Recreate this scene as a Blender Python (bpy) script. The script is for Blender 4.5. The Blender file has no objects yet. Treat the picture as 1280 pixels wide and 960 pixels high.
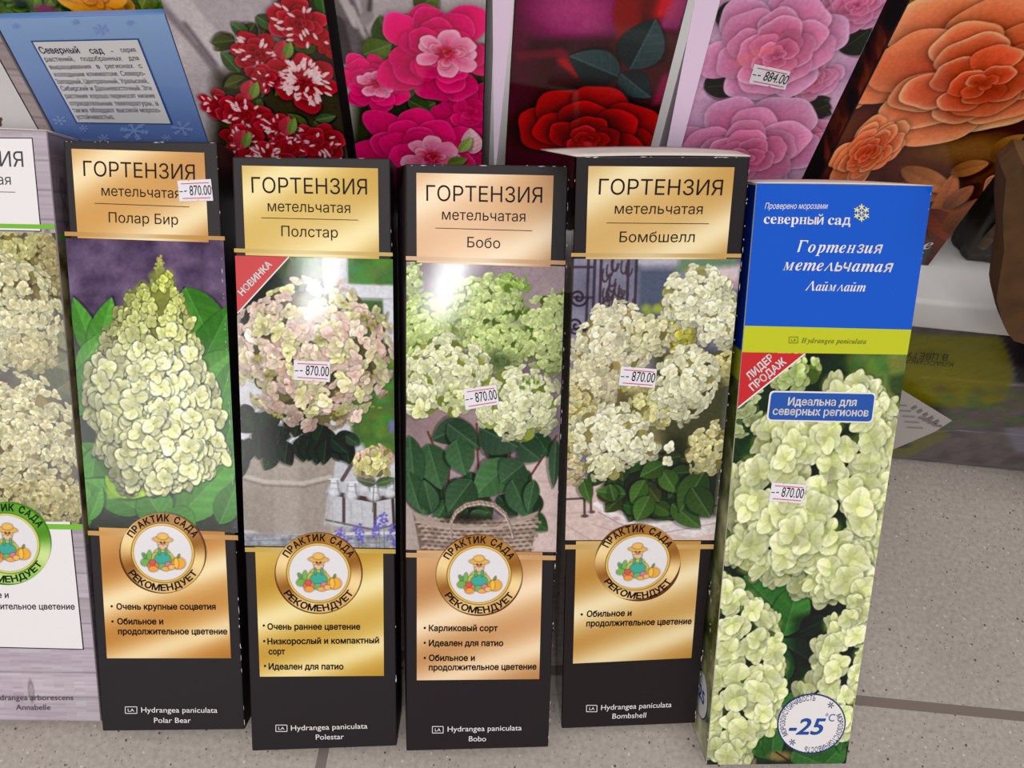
import bpy, math, random
import numpy as np
from mathutils import Matrix, Vector
from mathutils.geometry import delaunay_2d_cdt

# ------------------------------------------------------------------ camera, world, lights, exposure
SC = bpy.context.scene
COL = SC.collection
PITCH, ROLL, CAM_H, FPX = math.radians(57.4), math.radians(5.6), 0.53, 1000.0
FWD = np.array([0, math.cos(PITCH), -math.sin(PITCH)])
_r = np.array([1.0, 0, 0]); _u = np.cross(_r, FWD)
CA = math.cos(ROLL) * _r + math.sin(ROLL) * _u
CB = -math.sin(ROLL) * _r + math.cos(ROLL) * _u
CAM = np.array([0, 0, CAM_H])
cd = bpy.data.cameras.new('camera'); cam = bpy.data.objects.new('camera', cd); COL.objects.link(cam)
cd.sensor_width = 36; cd.lens = FPX / 1280 * 36; cd.clip_start = 0.01
m = Matrix.Identity(4)
for i in range(3):
    m[i][0] = CA[i]; m[i][1] = CB[i]; m[i][2] = -FWD[i]; m[i][3] = CAM[i]
cam.matrix_world = m
SC.camera = cam
SC.view_settings.view_transform = 'Standard'; SC.view_settings.look = 'None'
SC.view_settings.gamma = 1.0; SC.view_settings.use_curve_mapping = False
SC.view_settings.exposure = -0.31
W_ = bpy.data.worlds.new('store_ambient'); SC.world = W_; W_.use_nodes = True
W_.node_tree.nodes['Background'].inputs[0].default_value = (1.0, 0.965, 0.95, 1)
W_.node_tree.nodes['Background'].inputs[1].default_value = 0.50

def area(name, loc, target, sx, sy, power, col=(1, 0.97, 0.94)):
    d = bpy.data.lights.new(name, 'AREA'); d.shape = 'RECTANGLE'; d.size = sx; d.size_y = sy; d.energy = power; d.color = col
    o = bpy.data.objects.new(name, d); COL.objects.link(o); o.location = loc
    o.rotation_euler = (Vector(target) - Vector(loc)).to_track_quat('-Z', 'Y').to_euler()
    return o
area('ceiling_panel_light', (0.0, -0.5, 2.6), (0, -0.5, 0), 3.2, 1.6, 62)
area('ceiling_panel_light', (-1.6, -3.2, 2.6), (-1.6, -3.2, 0), 1.6, 1.6, 34)
# two slim tube lamps of the aisle, running away from the shelf
def tube_lamp(a, b, w, power):
    a, b = Vector(a), Vector(b); o = area('ceiling_tube_light', (a + b) / 2, (a + b) / 2 - Vector((0, 0, 1)), w, (b - a).length, power, (1, 1, 1))
    d = b - a; o.rotation_euler = (0, 0, math.atan2(d.y, d.x) - math.pi / 2)
tube_lamp((-0.440, -1.84, 2.5265), (-0.50, -2.34, 2.5265), 0.03, 8.5)
tube_lamp((0.275, -2.00, 2.5265), (0.165, -2.74, 2.5265), 0.03, 17.0)

HAZE = 0.02     # what the gloss of the cartons adds on top of the ink
KF = 1.0     # how strongly the lamps light the front row and the back row (inks are measured through this)
KB = 0.86

# ------------------------------------------------------------------ small helpers
def lin(c):
    c = np.clip(np.asarray(c, float) / 255.0, 0, 1)
    return np.where(c <= 0.04045, c / 12.92, ((c + 0.055) / 1.055) ** 2.4)

def ray(px, py): return FWD + CA * (px - 640) / FPX - CB * (py - 480) / FPX
def on_z(px, py, z):
    d = ray(px, py); return CAM + d * (z - CAM_H) / d[2]

MATS = {}
def mat(name, rgb, rough=0.5, spec=0.5, k=1.0, metal=0.0, bump=0.0, bscale=400.0, var=0.0):
    if name in MATS: return MATS[name]
    M = bpy.data.materials.new(name); M.use_nodes = True
    nt = M.node_tree; b = nt.nodes['Principled BSDF']
    c = np.clip(lin(rgb) / k - .012, 0.003, 0.95)
    b.inputs['Base Color'].default_value = (*c, 1)
    b.inputs['Roughness'].default_value = rough; b.inputs['Specular IOR Level'].default_value = spec
    b.inputs['Metallic'].default_value = metal
    if bump or var:
        tc = nt.nodes.new('ShaderNodeTexCoord'); n = nt.nodes.new('ShaderNodeTexNoise')
        n.inputs['Scale'].default_value = bscale; n.inputs['Detail'].default_value = 4
        nt.links.new(tc.outputs['Object'], n.inputs['Vector'])
        if bump:
            bp = nt.nodes.new('ShaderNodeBump'); bp.inputs['Strength'].default_value = bump; bp.inputs['Distance'].default_value = 0.0004
            nt.links.new(n.outputs['Fac'], bp.inputs['Height']); nt.links.new(bp.outputs['Normal'], b.inputs['Normal'])
        if var:
            r = nt.nodes.new('ShaderNodeValToRGB')
            r.color_ramp.elements[0].position = 0.3; r.color_ramp.elements[1].position = 0.72
            r.color_ramp.elements[0].color = (*(c * (1 - var)), 1); r.color_ramp.elements[1].color = (*np.clip(c * (1 + var), 0, 0.95), 1)
            nt.links.new(n.outputs['Fac'], r.inputs['Fac']); nt.links.new(r.outputs['Color'], b.inputs['Base Color'])
    MATS[name] = M
    return M

def ink(name='printed_carton', rough=0.075, spec=0.4, bump=0.05):
    if name in MATS: return MATS[name]
    M = bpy.data.materials.new(name); M.use_nodes = True
    nt = M.node_tree; b = nt.nodes['Principled BSDF']
    a = nt.nodes.new('ShaderNodeAttribute'); a.attribute_name = 'ink'
    nt.links.new(a.outputs['Color'], b.inputs['Base Color'])
    b.inputs['Roughness'].default_value = rough; b.inputs['Specular IOR Level'].default_value = spec
    tc = nt.nodes.new('ShaderNodeTexCoord'); n = nt.nodes.new('ShaderNodeTexNoise'); n.inputs['Scale'].default_value = 1500
    n.inputs['Detail'].default_value = 2
    bp = nt.nodes.new('ShaderNodeBump'); bp.inputs['Strength'].default_value = bump; bp.inputs['Distance'].default_value = 0.0003
    nt.links.new(tc.outputs['Object'], n.inputs['Vector']); nt.links.new(n.outputs['Fac'], bp.inputs['Height'])
    nt.links.new(bp.outputs['Normal'], b.inputs['Normal'])
    MATS[name] = M
    return M

def link(name, me, material, parent=None, label=None):
    o = bpy.data.objects.new(name, me); COL.objects.link(o)
    if material is not None: me.materials.append(material)
    if parent is not None: o.parent = parent
    if label: o['label'] = label
    return o

def mesh(name, verts, faces, material, parent=None, smooth=False, label=None):
    me = bpy.data.meshes.new(name); me.from_pydata([tuple(map(float, v)) for v in verts], [], [tuple(map(int, f)) for f in faces]); me.update()
    if smooth: me.polygons.foreach_set('use_smooth', [True] * len(me.polygons))
    return link(name, me, material, parent, label)

def grid_mesh(name, pts, cols, k, material, parent, wrap=False, label=None, smooth=False):
    """pts (ny,nx,3) positions, cols (ny,nx,3) seen sRGB colour -> ink attribute."""
    ny, nx = pts.shape[:2]
    me = bpy.data.meshes.new(name)
    idx = np.arange(ny * nx).reshape(ny, nx)
    a, b, c, d = idx[:-1, :-1], idx[:-1, 1:], idx[1:, 1:], idx[1:, :-1]
    q = np.stack([d, c, b, a], -1).reshape(-1, 4)
    if wrap:
        q = np.vstack([q, np.stack([idx[1:, -1], idx[1:, 0], idx[:-1, 0], idx[:-1, -1]], -1)])
    me.vertices.add(ny * nx); me.vertices.foreach_set('co', np.ascontiguousarray(pts, np.float32).ravel())
    me.loops.add(q.size); me.loops.foreach_set('vertex_index', q.ravel().astype(np.int32))
    me.polygons.add(len(q)); me.polygons.foreach_set('loop_start', np.arange(0, q.size, 4, dtype=np.int32))
    try: me.polygons.foreach_set('loop_total', np.full(len(q), 4, np.int32))
    except Exception: pass
    if smooth: me.polygons.foreach_set('use_smooth', np.ones(len(q), bool))
    me.update(calc_edges=True); me.validate()
    at = me.color_attributes.new('ink', 'FLOAT_COLOR', 'POINT')
    cc = np.ones((ny * nx, 4), np.float32); cc[:, :3] = np.clip(lin(cols.reshape(-1, 3)) / k - HAZE, 0.003, 0.93)
    at.data.foreach_set('color', cc.ravel())
    return link(name, me, material, parent, label)

def empty(name, M4, label=None, cat=None, group=None):
    o = bpy.data.objects.new(name, None); COL.objects.link(o); o.matrix_world = M4; o.empty_display_size = 0.02
    return tag(o, label, cat, group)

def tag(o, label=None, cat=None, group=None, kind=None):
    if label: o['label'] = label
    if cat: o['category'] = cat
    if group: o['group'] = group
    if kind: o['kind'] = kind
    return o

# ------------------------------------------------------------------ type
_tc = {}
def glyphs(s, bold=0.0):
    """Outline of a line of type, triangulated by winding; bold thickens the strokes."""
    key = (s, bold)
    if key in _tc: return _tc[key]
    c = bpy.data.curves.new('type', 'FONT'); c.body = s; c.resolution_u = 4; c.fill_mode = 'NONE'
    o = bpy.data.objects.new('type', c); COL.objects.link(o)
    dg = bpy.context.evaluated_depsgraph_get(); dg.update()
    me = bpy.data.meshes.new_from_object(o.evaluated_get(dg))
    v = np.zeros(len(me.vertices) * 3, np.float32); me.vertices.foreach_get('co', v); v = v.reshape(-1, 3)[:, :2].astype(float)
    e = np.zeros(len(me.edges) * 2, np.int32); me.edges.foreach_get('vertices', e); e = e.reshape(-1, 2)
    COL.objects.unlink(o); bpy.data.objects.remove(o); bpy.data.curves.remove(c); bpy.data.meshes.remove(me)
    # put every outline's edges head to tail
    nxt = {}
    for a, b in e: nxt.setdefault(a, []).append(b); nxt.setdefault(b, []).append(a)
    seen, E = set(), []
    for st in range(len(v)):
        if st in seen or st not in nxt: continue
        loop, p, q = [st], -1, st; seen.add(st)
        while True:
            c2 = [k for k in nxt[q] if k != p and k not in seen]
            if not c2: break
            p, q = q, min(c2, key=lambda k: abs(k - q - 1)); seen.add(q); loop.append(q)
        E += list(zip(loop, loop[1:] + loop[:1]))
    E = np.array(E)
    r = delaunay_2d_cdt([Vector(k) for k in v], [tuple(map(int, k)) for k in E], [], 0, 1e-6)
    V = np.array([(k.x, k.y) for k in r[0]]); F = np.array([f for f in r[2]])
    ce = V[F].mean(1); A, B = v[E[:, 0]], v[E[:, 1]]; y = ce[:, 1][:, None]; x = ce[:, 0][:, None]
    up = (A[None, :, 1] <= y) & (B[None, :, 1] > y); dn = (A[None, :, 1] > y) & (B[None, :, 1] <= y)
    t = (y - A[None, :, 1]) / np.where(np.abs(B - A)[None, :, 1] < 1e-9, 1e-9, (B - A)[None, :, 1]); xi = A[None, :, 0] + t * (B - A)[None, :, 0]
    wn = ((up & (xi > x)).sum(1) - (dn & (xi > x)).sum(1)); F = F[wn != 0]
    F = [tuple(int(k) for k in f) for f in F]
    if bold:
        d = B - A; l = np.hypot(d[:, 0], d[:, 1])[:, None] + 1e-9; d = d / l; n = np.stack([-d[:, 1], d[:, 0]], 1) * bold; d = d * bold * .7
        n0 = len(V); V = np.vstack([V, np.stack([A - d + n, A - d - n, B + d - n, B + d + n], 1).reshape(-1, 2)])
        F += [(n0 + 4 * i, n0 + 4 * i + 1, n0 + 4 * i + 2, n0 + 4 * i + 3) for i in range(len(A))]
    _tc[key] = (V, F)
    return _tc[key]

CAP = 0.71
def bi(ch): return chr(0x1D468 + ord(ch) - 65) if ch.isupper() else chr(0x1D482 + ord(ch) - 97)
def bu(ch): return chr(0x1D400 + ord(ch) - 65) if ch.isupper() else chr(0x1D41A + ord(ch) - 97)
ITAL = {'Г': ('\U0001D71E', 1, 0), 'Л': ('\U0001D726', 1, 0), 'П': ('\U0001D72B', 1, 0), 'о': (bi('o'), 1, 0), 'р': (bi('p'), 1, 0), 'т': (bi('m'), 1, 0),
        'е': (bi('e'), 1, 0), 'н': (bi('H'), .68, 0), 'и': (bi('u'), 1, 0), 'м': (bi('M'), .68, 0), 'л': ('\U0001D726', .68, 0), 'а': (bi('a'), 1, 0),
        'в': (bi('B'), .68, 0)}
UPR = {'с': (bu('c'), 1, 0), 'е': (bu('e'), 1, 0), 'в': (bu('B'), .69, 0), 'р': (bu('p'), 1, 0), 'н': (bu('H'), .69, 0), 'а': (bu('a'), 1, 0)}
def serif(s, table, shear):
    """A serif line set letter by letter: serif forms where the alphabet has them, else the plain letter slanted and thickened."""
    V, Fs, x, n = [], [], 0.0, 0
    for ch in s:
        if ch == ' ': x += 0.26; continue
        if ch in table: g, sc, sh = table[ch][0], table[ch][1], 0; bold = 0
        elif ch == 'й' and shear: g, sc, sh, bold = bi('u'), 1, 0, 0
        elif ord(ch) < 128 and shear and ch.isalpha(): g, sc, sh, bold = bi(ch), 1, 0, 0
        else: g, sc, sh, bold = ch, 0.92, shear, 0.016
        v, f = glyphs(g, bold); v = v.copy() * sc
        v[:, 0] += v[:, 1] * sh
        v[:, 0] -= v[:, 0].min(); w = v[:, 0].max()
        V.append(v + [x, 0]); Fs += [tuple(i + n for i in p) for p in f]; n += len(v)
        if ch == 'й' and shear:
            t = np.linspace(math.pi, 2 * math.pi, 9); ring = np.vstack([np.stack([np.cos(t) * .13, np.sin(t) * .11], 1), np.stack([np.cos(t[::-1]) * .13, np.sin(t[::-1]) * .04], 1)])
            V.append(ring + [x + w * .62, .68]); Fs.append(tuple(range(n, n + 18))); n += 18
        x += w + 0.045
    return np.vstack(V), Fs

class Letters:
    """Collects lines of type on one flat face and links them as ONE mesh."""
    def __init__(s, P): s.P, s.V, s.F, s.n = P, [], [], 0
    def add(s, v2, f, z):
        s.V.append(np.column_stack([v2, np.full(len(v2), z + 2e-7 * len(s.V))])); s.F += [tuple(i + s.n for i in p) for p in f]; s.n += len(v2)
    def line(s, text, p0, p1, cap, bold=0.0, z=4.2e-4, shear=0.0, geom=None, caph=CAP):
        v, f = geom if geom else glyphs(text, bold)
        v = v.copy(); v[:, 0] += shear * v[:, 1]; v[:, 0] -= v[:, 0].min()
        A, B = s.P(*p0), s.P(*p1)
        d = np.array(p1, float) - p0; L = np.hypot(*d); up = np.array([d[1], -d[0]]) / L
        U = s.P(p0[0] + up[0] * cap, p0[1] + up[1] * cap) - A
        e = B - A; l = np.hypot(*e); e /= l; n = np.array([-e[1], e[0]]); h = abs(U @ n)
        w = v[:, 0].max()
        s.add(A + np.outer(v[:, 0] * l / w, e) + np.outer(v[:, 1] * h / caph, n), f, z)
    def words(s, text, p0, p1, cap, bold=0.0, z=4.2e-4, last=False):
        """A justified line: words at their own width, gaps stretched."""
        ws = text.split(' '); wd = [glyphs(w, bold)[0][:, 0].max() for w in ws]
        d = np.array(p1, float) - p0; L = np.hypot(*d); k = cap / CAP * 0.93
        gap = 0.3 if (last or len(ws) == 1) else (L / k - sum(wd)) / (len(ws) - 1)
        if gap < 0.42: k *= L / k / (sum(wd) + 0.42 * (len(ws) - 1)); gap = 0.42
        x = 0
        for w, a in zip(ws, wd):
            q0 = np.array(p0) + d * (x * k / L); q1 = np.array(p0) + d * ((x + a) * k / L)
            s.line(w, tuple(q0), tuple(q1), cap, bold, z); x += a + gap
    def ring(s, text, c, rx, ry, a0, a1, cap, inside=False, bold=0.012, z=4.4e-4):
        """Type on an ellipse round the px point c from angle a0 to a1 (degrees, 0 right, 90 up)."""
        gs = [glyphs(ch, bold) if ch != ' ' else None for ch in text]
        wd = [(g[0][:, 0].max() if g else 0.3) + 0.09 for g in gs]; tot = sum(wd); x = 0
        for g, w in zip(gs, wd):
            t = math.radians(a0 + (a1 - a0) * (x + w / 2) / tot); x += w
            if g is None: continue
            p = np.array([c[0] + rx * math.cos(t), c[1] - ry * math.sin(t)])
            tan = np.array([-rx * math.sin(t), -ry * math.cos(t)]) * (1 if a1 > a0 else -1); tan /= np.hypot(*tan)
            arc = math.radians(abs(a1 - a0)) * (rx + ry) / 2; wpx = arc * (w - 0.09) / tot
            s.line('', tuple(p - tan * wpx / 2), tuple(p + tan * wpx / 2), cap, 0, z, geom=g)
    def rect(s, a, b, w, z=4.2e-4):
        """A thin rule from px a to px b of width w px."""
        A, B = np.array(a, float), np.array(b, float); d = B - A; n = np.array([-d[1], d[0]]) / np.hypot(*d) * w / 2
        s.add(np.array([s.P(*q) for q in (A + n, B + n, B - n, A - n)]), [(0, 1, 2, 3)], z)
    def poly(s, pts, z=4.2e-4): s.add(np.array([s.P(*q) for q in pts]), [tuple(range(len(pts)))], z)
    def dot(s, c, r, z=4.2e-4): s.poly([(c[0] + r * math.cos(t), c[1] + r * math.sin(t)) for t in np.linspace(0, 2 * math.pi, 13)[:-1]], z)
    def frame(s, a, b, w=.8, z=4.2e-4):
        x0, y0 = a; x1, y1 = b
        for p, q in (((x0, y0), (x1, y0)), ((x1, y0), (x1, y1)), ((x1, y1), (x0, y1)), ((x0, y1), (x0, y0))): s.rect(p, q, w, z)
    def build(s, name, material, parent, label=None): return mesh(name, np.vstack(s.V), s.F, material, parent, label=label)

# ------------------------------------------------------------------ printed pictures (drawn as ink on a fine grid of the carton's face)
def noise2(h, w, cell, rng, octaves=3):
    out = np.zeros((h, w)); amp, tot = 1.0, 0.0
    for o in range(octaves):
        c = max(cell / 2 ** o, 1.5); gh, gw = int(h / c) + 3, int(w / c) + 3
        g = rng.random((gh, gw)); y = np.arange(h) / c; x = np.arange(w) / c
        yi, xi = y.astype(int), x.astype(int); fy, fx = (y - yi)[:, None], (x - xi)[None]
        fy, fx = fy * fy * (3 - 2 * fy), fx * fx * (3 - 2 * fx)
        v = (g[yi][:, xi] * (1 - fy) * (1 - fx) + g[yi + 1][:, xi] * fy * (1 - fx) + g[yi][:, xi + 1] * (1 - fy) * fx + g[yi + 1][:, xi + 1] * fy * fx)
        out += amp * v; tot += amp; amp *= 0.5
    return out / tot

class Picture:
    """An ink raster in the plane of a face. Units: photo pixels rectified on the face (U per metre)."""
    U = 2400.0; SS = 2.5; GRAIN = .16
    def __init__(s, P, quad, bg=(80, 80, 80), seed=1):
        s.P = P; s.quad = [P(*q) for q in quad]; q = np.array(s.quad)
        s.o = q.min(0) - 0.0005; ext = q.max(0) - s.o + 0.0005
        s.w, s.h = int(ext[0] * s.U * s.SS), int(ext[1] * s.U * s.SS)
        s.img = np.ones((s.h, s.w, 3)) * np.array(bg, float); s.rng = np.random.default_rng(seed)
    def C(s, x, y):
        p = (s.P(x, y) - s.o) * s.U; return p[0], s.h / s.SS - p[1]
    def box(s, cx, cy, r):
        x0, x1 = max(int((cx - r) * s.SS), 0), min(int((cx + r) * s.SS) + 2, s.w)
        y0, y1 = max(int((cy - r) * s.SS), 0), min(int((cy + r) * s.SS) + 2, s.h)
        if x1 <= x0 or y1 <= y0: return None
        X, Y = np.meshgrid((np.arange(x0, x1) + .5) / s.SS, (np.arange(y0, y1) + .5) / s.SS)
        return (slice(y0, y1), slice(x0, x1)), X, Y
    def blend(s, sl, mask, col, alpha=1.0):
        m = (mask * alpha)[..., None] if np.ndim(mask) else alpha
        s.img[sl] = s.img[sl] * (1 - m) + np.asarray(col, float) * m
    def mottle(s, a, b, cell, octaves=4, gain=1.6, mask=None):
        n = np.clip((noise2(s.h, s.w, cell * s.SS, s.rng, octaves) - .5) * gain + .5, 0, 1)[..., None]
        c = np.array(a) * (1 - n) + np.array(b) * n
        s.img = c if mask is None else s.img * (1 - mask[..., None]) + c * mask[..., None]
    def poly(s, pts, col, alpha=1.0, soft=0.35, grad=None, tex=0.0):
        p = np.array([s.C(*q) for q in pts]); c = (p.max(0) + p.min(0)) / 2; r = np.abs(p - c).max() + soft * 3
        b = s.box(c[0], c[1], r)
        if b is None: return
        sl, X, Y = b
        ins = np.zeros(X.shape, bool); dist = np.full(X.shape, 1e9)
        for i in range(len(p)):
            (xa, ya), (xb, yb) = p[i], p[(i + 1) % len(p)]
            cond = ((ya > Y) != (yb > Y))
            if ya != yb: ins ^= cond & (X < (xb - xa) * (Y - ya) / (yb - ya) + xa)
            dx, dy = xb - xa, yb - ya; t = np.clip(((X - xa) * dx + (Y - ya) * dy) / (dx * dx + dy * dy + 1e-9), 0, 1)
            dist = np.minimum(dist, np.hypot(X - xa - t * dx, Y - ya - t * dy))
        sd = np.where(ins, dist, -dist); m = np.clip(sd / (2 * soft) + .5, 0, 1)
        colr = np.array(col, float)
        if grad is not None:
            t = ((Y - Y.min()) / (np.ptp(Y) + 1e-6))[..., None]; colr = colr * (1 - t) + np.array(grad, float) * t
        if tex: colr = colr * (1 + tex * (noise2(X.shape[0], X.shape[1], 5 * s.SS, s.rng, 3) - .5)[..., None])
        s.blend(sl, m, colr, alpha)
    def line(s, pts, w, col, alpha=1.0, soft=.4):
        for (a, b_) in zip(pts[:-1], pts[1:]):
            (xa, ya), (xb, yb) = s.C(*a), s.C(*b_); c = ((xa + xb) / 2, (ya + yb) / 2); r = math.hypot(xb - xa, yb - ya) / 2 + w + 2
            b = s.box(*c, r)
            if b is None: continue
            sl, X, Y = b; dx, dy = xb - xa, yb - ya
            t = np.clip(((X - xa) * dx + (Y - ya) * dy) / (dx * dx + dy * dy + 1e-9), 0, 1)
            d = np.hypot(X - xa - t * dx, Y - ya - t * dy); s.blend(sl, np.clip((w / 2 - d) / (2 * soft) + .5, 0, 1), col, alpha)
    def blob(s, x, y, rx, ry, col, alpha=1.0, soft=.3, rot=0.0):
        cx, cy = s.C(x, y); b = s.box(cx, cy, max(rx, ry) * (1 + soft) + 1)
        if b is None: return
        sl, X, Y = b; c, sn = math.cos(rot), math.sin(rot); dx, dy = X - cx, Y - cy
        r = np.hypot((dx * c + dy * sn) / rx, (-dx * sn + dy * c) / ry)
        s.blend(sl, np.clip((1 + soft - r) / (2 * soft + 1e-3), 0, 1), col, alpha)
    def petal(s, cx, cy, ang, L, Wd, c0, c1, squash=1.0, sdir=0.0, shadow=.45, round_=.62, edge=.035, soft=.5):
        """A petal from canvas point (cx,cy); squash<1 flattens along direction sdir."""
        b = s.box(cx, cy, L * 1.12 + 2)
        if b is None: return
        sl, X, Y = b; dx, dy = X - cx, Y - cy
        if squash < 1:
            c, sn = math.cos(sdir), math.sin(sdir); u, v = (dx * c + dy * sn) / squash, -dx * sn + dy * c
            dx, dy = u * c - v * sn, u * sn + v * c
        c, sn = math.cos(ang), math.sin(ang); u, v = (dx * c + dy * sn) / L, -dx * sn + dy * c
        def shape(u, v, grow, sf=soft):
            t = np.clip(u / (1 + grow), 0, 1); w = Wd * (1 + grow) * np.sin(np.pi * np.clip(t, 0.001, .999) ** (round_ + .25)) ** round_ + 1e-3
            return np.clip((w - np.abs(v)) / (2 * sf) + .5, 0, 1) * ((u > 0) & (u < 1 + grow)), w
        if shadow:
            ms, _ = shape(u - .04, v - .07 * L * (c - sn), .12, max(soft, L * .09)); s.blend(sl, ms, s.img[sl] * np.array((1 - shadow, 1 - shadow * .95, 1 - shadow)))
        mk, w = shape(u, v, 0.0); t = np.clip(u, 0, 1)[..., None]
        col = np.array(c0) * (1 - t) + np.array(c1) * t; q = np.clip(np.abs(v) / w, 0, 1)[..., None]
        col = col * (1 - edge * (1 - q) * np.exp(-((v / (Wd * .12)) ** 2))[..., None]) * (1 + .05 * q) * (1 + .06 * np.sign(v)[..., None] * (1 - q))
        s.blend(sl, mk, col)
    def floret(s, cx, cy, R, c0, c1, squash=1., sdir=0., n=4, wide=.5, shadow=.17, centre=(175, 175, 110)):
        a = s.rng.random() * 6.3; squash = squash * (1 - .38 * s.rng.random()); sdir = sdir + s.rng.normal(0, .5); m = n if s.rng.random() < .6 else n - 1
        for k in range(m):
            j = s.rng.normal(0, .16); f = 1 + s.rng.normal(0, .08); q = 1 + s.rng.normal(0, .13)
            t = a + k * 2 * math.pi / n + j; li = f + .06 * math.cos(t + 2.2)
            s.petal(cx, cy, t, R * q, R * wide * q * (1 + s.rng.normal(0, .08)), np.array(c0) * f, np.clip(np.array(c1) * li, 0, 250), squash, sdir, shadow, .5)
        b = s.box(cx, cy, R * .12 + 1)
        if b: sl, X, Y = b; s.blend(sl, np.clip(R * .1 - np.hypot(X - cx, Y - cy) + .5, 0, 1), centre, .8)
    def head(s, x, y, rx, ry, R, c0, c1, dens=1.0, rot=0.0, dark=(95, 95, 55), cone=0.0, n=4, wide=.52, light=.22, jitter=.25, lx=-.2, keep=None, mixed=None, fill=.86):
        """A hydrangea flower head: florets over a dome; cone narrows it towards the top."""
        cx, cy = s.C(x, y); N = int(dens * 2.3 * rx * ry / (R * R)); P = []
        c, sn = math.cos(rot), math.sin(rot)
        for i in range(N):
            r = math.sqrt((i + .5) / N); t = i * 2.399963 + s.rng.normal(0, jitter); r = min(r + s.rng.normal(0, .03), 1)
            a, b = r * math.cos(t), r * math.sin(t); P.append((math.sqrt(max(0, 1 - r * r)), a, b))
        for k in range(int(N * .5)):
            t = s.rng.random() * 6.3; r = math.sqrt(s.rng.random()) * fill; a, b = r * math.cos(t), r * math.sin(t)
            aa = a * (1 - cone * (.5 - b * .5)); X_, Y_ = aa * rx, b * ry
            bx = s.box(cx + X_ * c - Y_ * sn, cy + X_ * sn + Y_ * c, R * 1.2)
            if bx: sl, XX, YY = bx; s.blend(sl, np.clip(R * .85 - np.hypot(XX - (cx + X_ * c - Y_ * sn), YY - (cy + X_ * sn + Y_ * c)), 0, 1), np.array(dark) * (.8 + .4 * s.rng.random()))
        P.sort(key=lambda p: p[0] + s.rng.normal(0, .12))
        for z, a, b in P:
            aa = a * (1 - cone * (.5 - b * .5)); X_, Y_ = aa * rx, b * ry
            px, py = cx + X_ * c - Y_ * sn, cy + X_ * sn + Y_ * c
            f = 1 - light + light * (.75 * z + .35 * (-b) + lx * a + .2) + s.rng.normal(0, .035)
            k0, k1 = (c0, c1)
            if mixed is not None: m_ = mixed[s.rng.integers(len(mixed))]; k0, k1 = m_
            s.floret(px, py, R * (.86 + .24 * s.rng.random()) * (.85 + .15 * z), np.array(k0) * f, np.array(k1) * f, max(.55, .45 + .55 * z), math.atan2(Y_, X_) , n, wide)
    def leaf(s, x0, y0, x1, y1, wd, col, vein=None, dark=.86, serr=.05, curve=0.0, shadow=.3, vs=.13):
        (xa, ya), (xb, yb) = s.C(x0, y0), s.C(x1, y1); L = math.hypot(xb - xa, yb - ya); a = math.atan2(yb - ya, xb - xa)
        b = s.box((xa + xb) / 2, (ya + yb) / 2, L * .62 + wd * .6)
        if b is None: return
        sl, X, Y = b; dx, dy = X - xa, Y - ya; c, sn = math.cos(a), math.sin(a); u, v = (dx * c + dy * sn) / L, -dx * sn + dy * c
        v = v - curve * L * 4 * u * (1 - u)
        t = np.clip(u, .001, .999); w = wd / 2 * np.sin(np.pi * t ** .8) ** .8 * (1 + serr * np.abs(((u * 14) % 1) - .5))
        m = np.clip((w - np.abs(v)) / 1.0 + .5, 0, 1) * ((u > 0) & (u < 1))
        if shadow:
            m2 = np.clip((w * 1.08 + 1.5 - np.abs(v - 1.5)) / 2.0 + .5, 0, 1) * ((u > -.02) & (u < 1.03)); s.blend(sl, m2, s.img[sl] * (1 - shadow))
        col = np.array(col, float); vein = col * 1.35 + 12 if vein is None else np.array(vein, float)
        k = np.where(v > 0, 1.0, dark) * (1 + .05 * np.cos((u * 6 - np.abs(v) / wd * 2.6) * 2 * np.pi))
        cc = col * (k * (.92 + .18 * u))[..., None]
        vm = np.exp(-(v / 0.8) ** 2) * min(.6, vs * 4) + np.exp(-(((u * 6 - np.abs(v) / wd * 2.6) % 1 - .5) / .07) ** 2) * vs
        cc = cc * (1 - vm[..., None]) + vein * vm[..., None]
        s.blend(sl, m, cc)
    def lobe(s, cx, cy, t, dl, R, dark, mid, light, squash, sdir, rg, rim=.07, ruffle=.035, sh=.42, flat=.32):
        """One broad petal round (cx,cy): an arc of half-width dl about angle t, reaching R; dark at its foot, a light thin rim."""
        b = s.box(cx, cy, R * 1.25 + 3)
        if b is None: return
        sl, X, Y = b; dx, dy = X - cx, Y - cy; c, sn = math.cos(sdir), math.sin(sdir)
        u, v = (dx * c + dy * sn) / squash, -dx * sn + dy * c; dx, dy = u * c - v * sn, u * sn + v * c
        r = np.hypot(dx, dy) + 1e-6; ph = np.arctan2(dy, dx); d = (ph - t + np.pi) % (2 * np.pi) - np.pi; q = np.clip(np.abs(d) / dl, 0, 1)
        k1, k2 = rg.random() * 6, rg.random() * 6
        edge = R * np.cos(q * np.pi / 2) ** flat * (1 + ruffle * (np.sin(5 * d + k1) + .6 * np.sin(11 * d + k2)))
        g = (edge - r) / R; m = np.clip(g * R / 1.0 + .5, 0, 1) * (q < 1)
        shade = np.exp(-np.clip(-g, 0, 1) / .07) * (g < 0) * (np.abs(d) < dl * 1.05) * sh
        s.img[sl] = s.img[sl] * (1 - shade)[..., None]
        a = np.clip((r / edge - .25) / .75, 0, 1)[..., None]; col = np.array(dark) * (1 - a) + np.array(mid) * a
        li = (np.exp(-np.clip(g, 0, 1) / rim) * (.55 + .45 * np.cos(d * 1.3 + k1)))[..., None]; col = col * (1 - li) + np.array(light) * li
        col = col * (1 + .05 * np.sin(9 * d + k2) * (1 - a[..., 0]))[..., None] * (1 + .10 * np.sin(1.3 * d / dl + .6))[..., None]
        s.blend(sl, m, np.clip(col, 0, 250))
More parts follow.
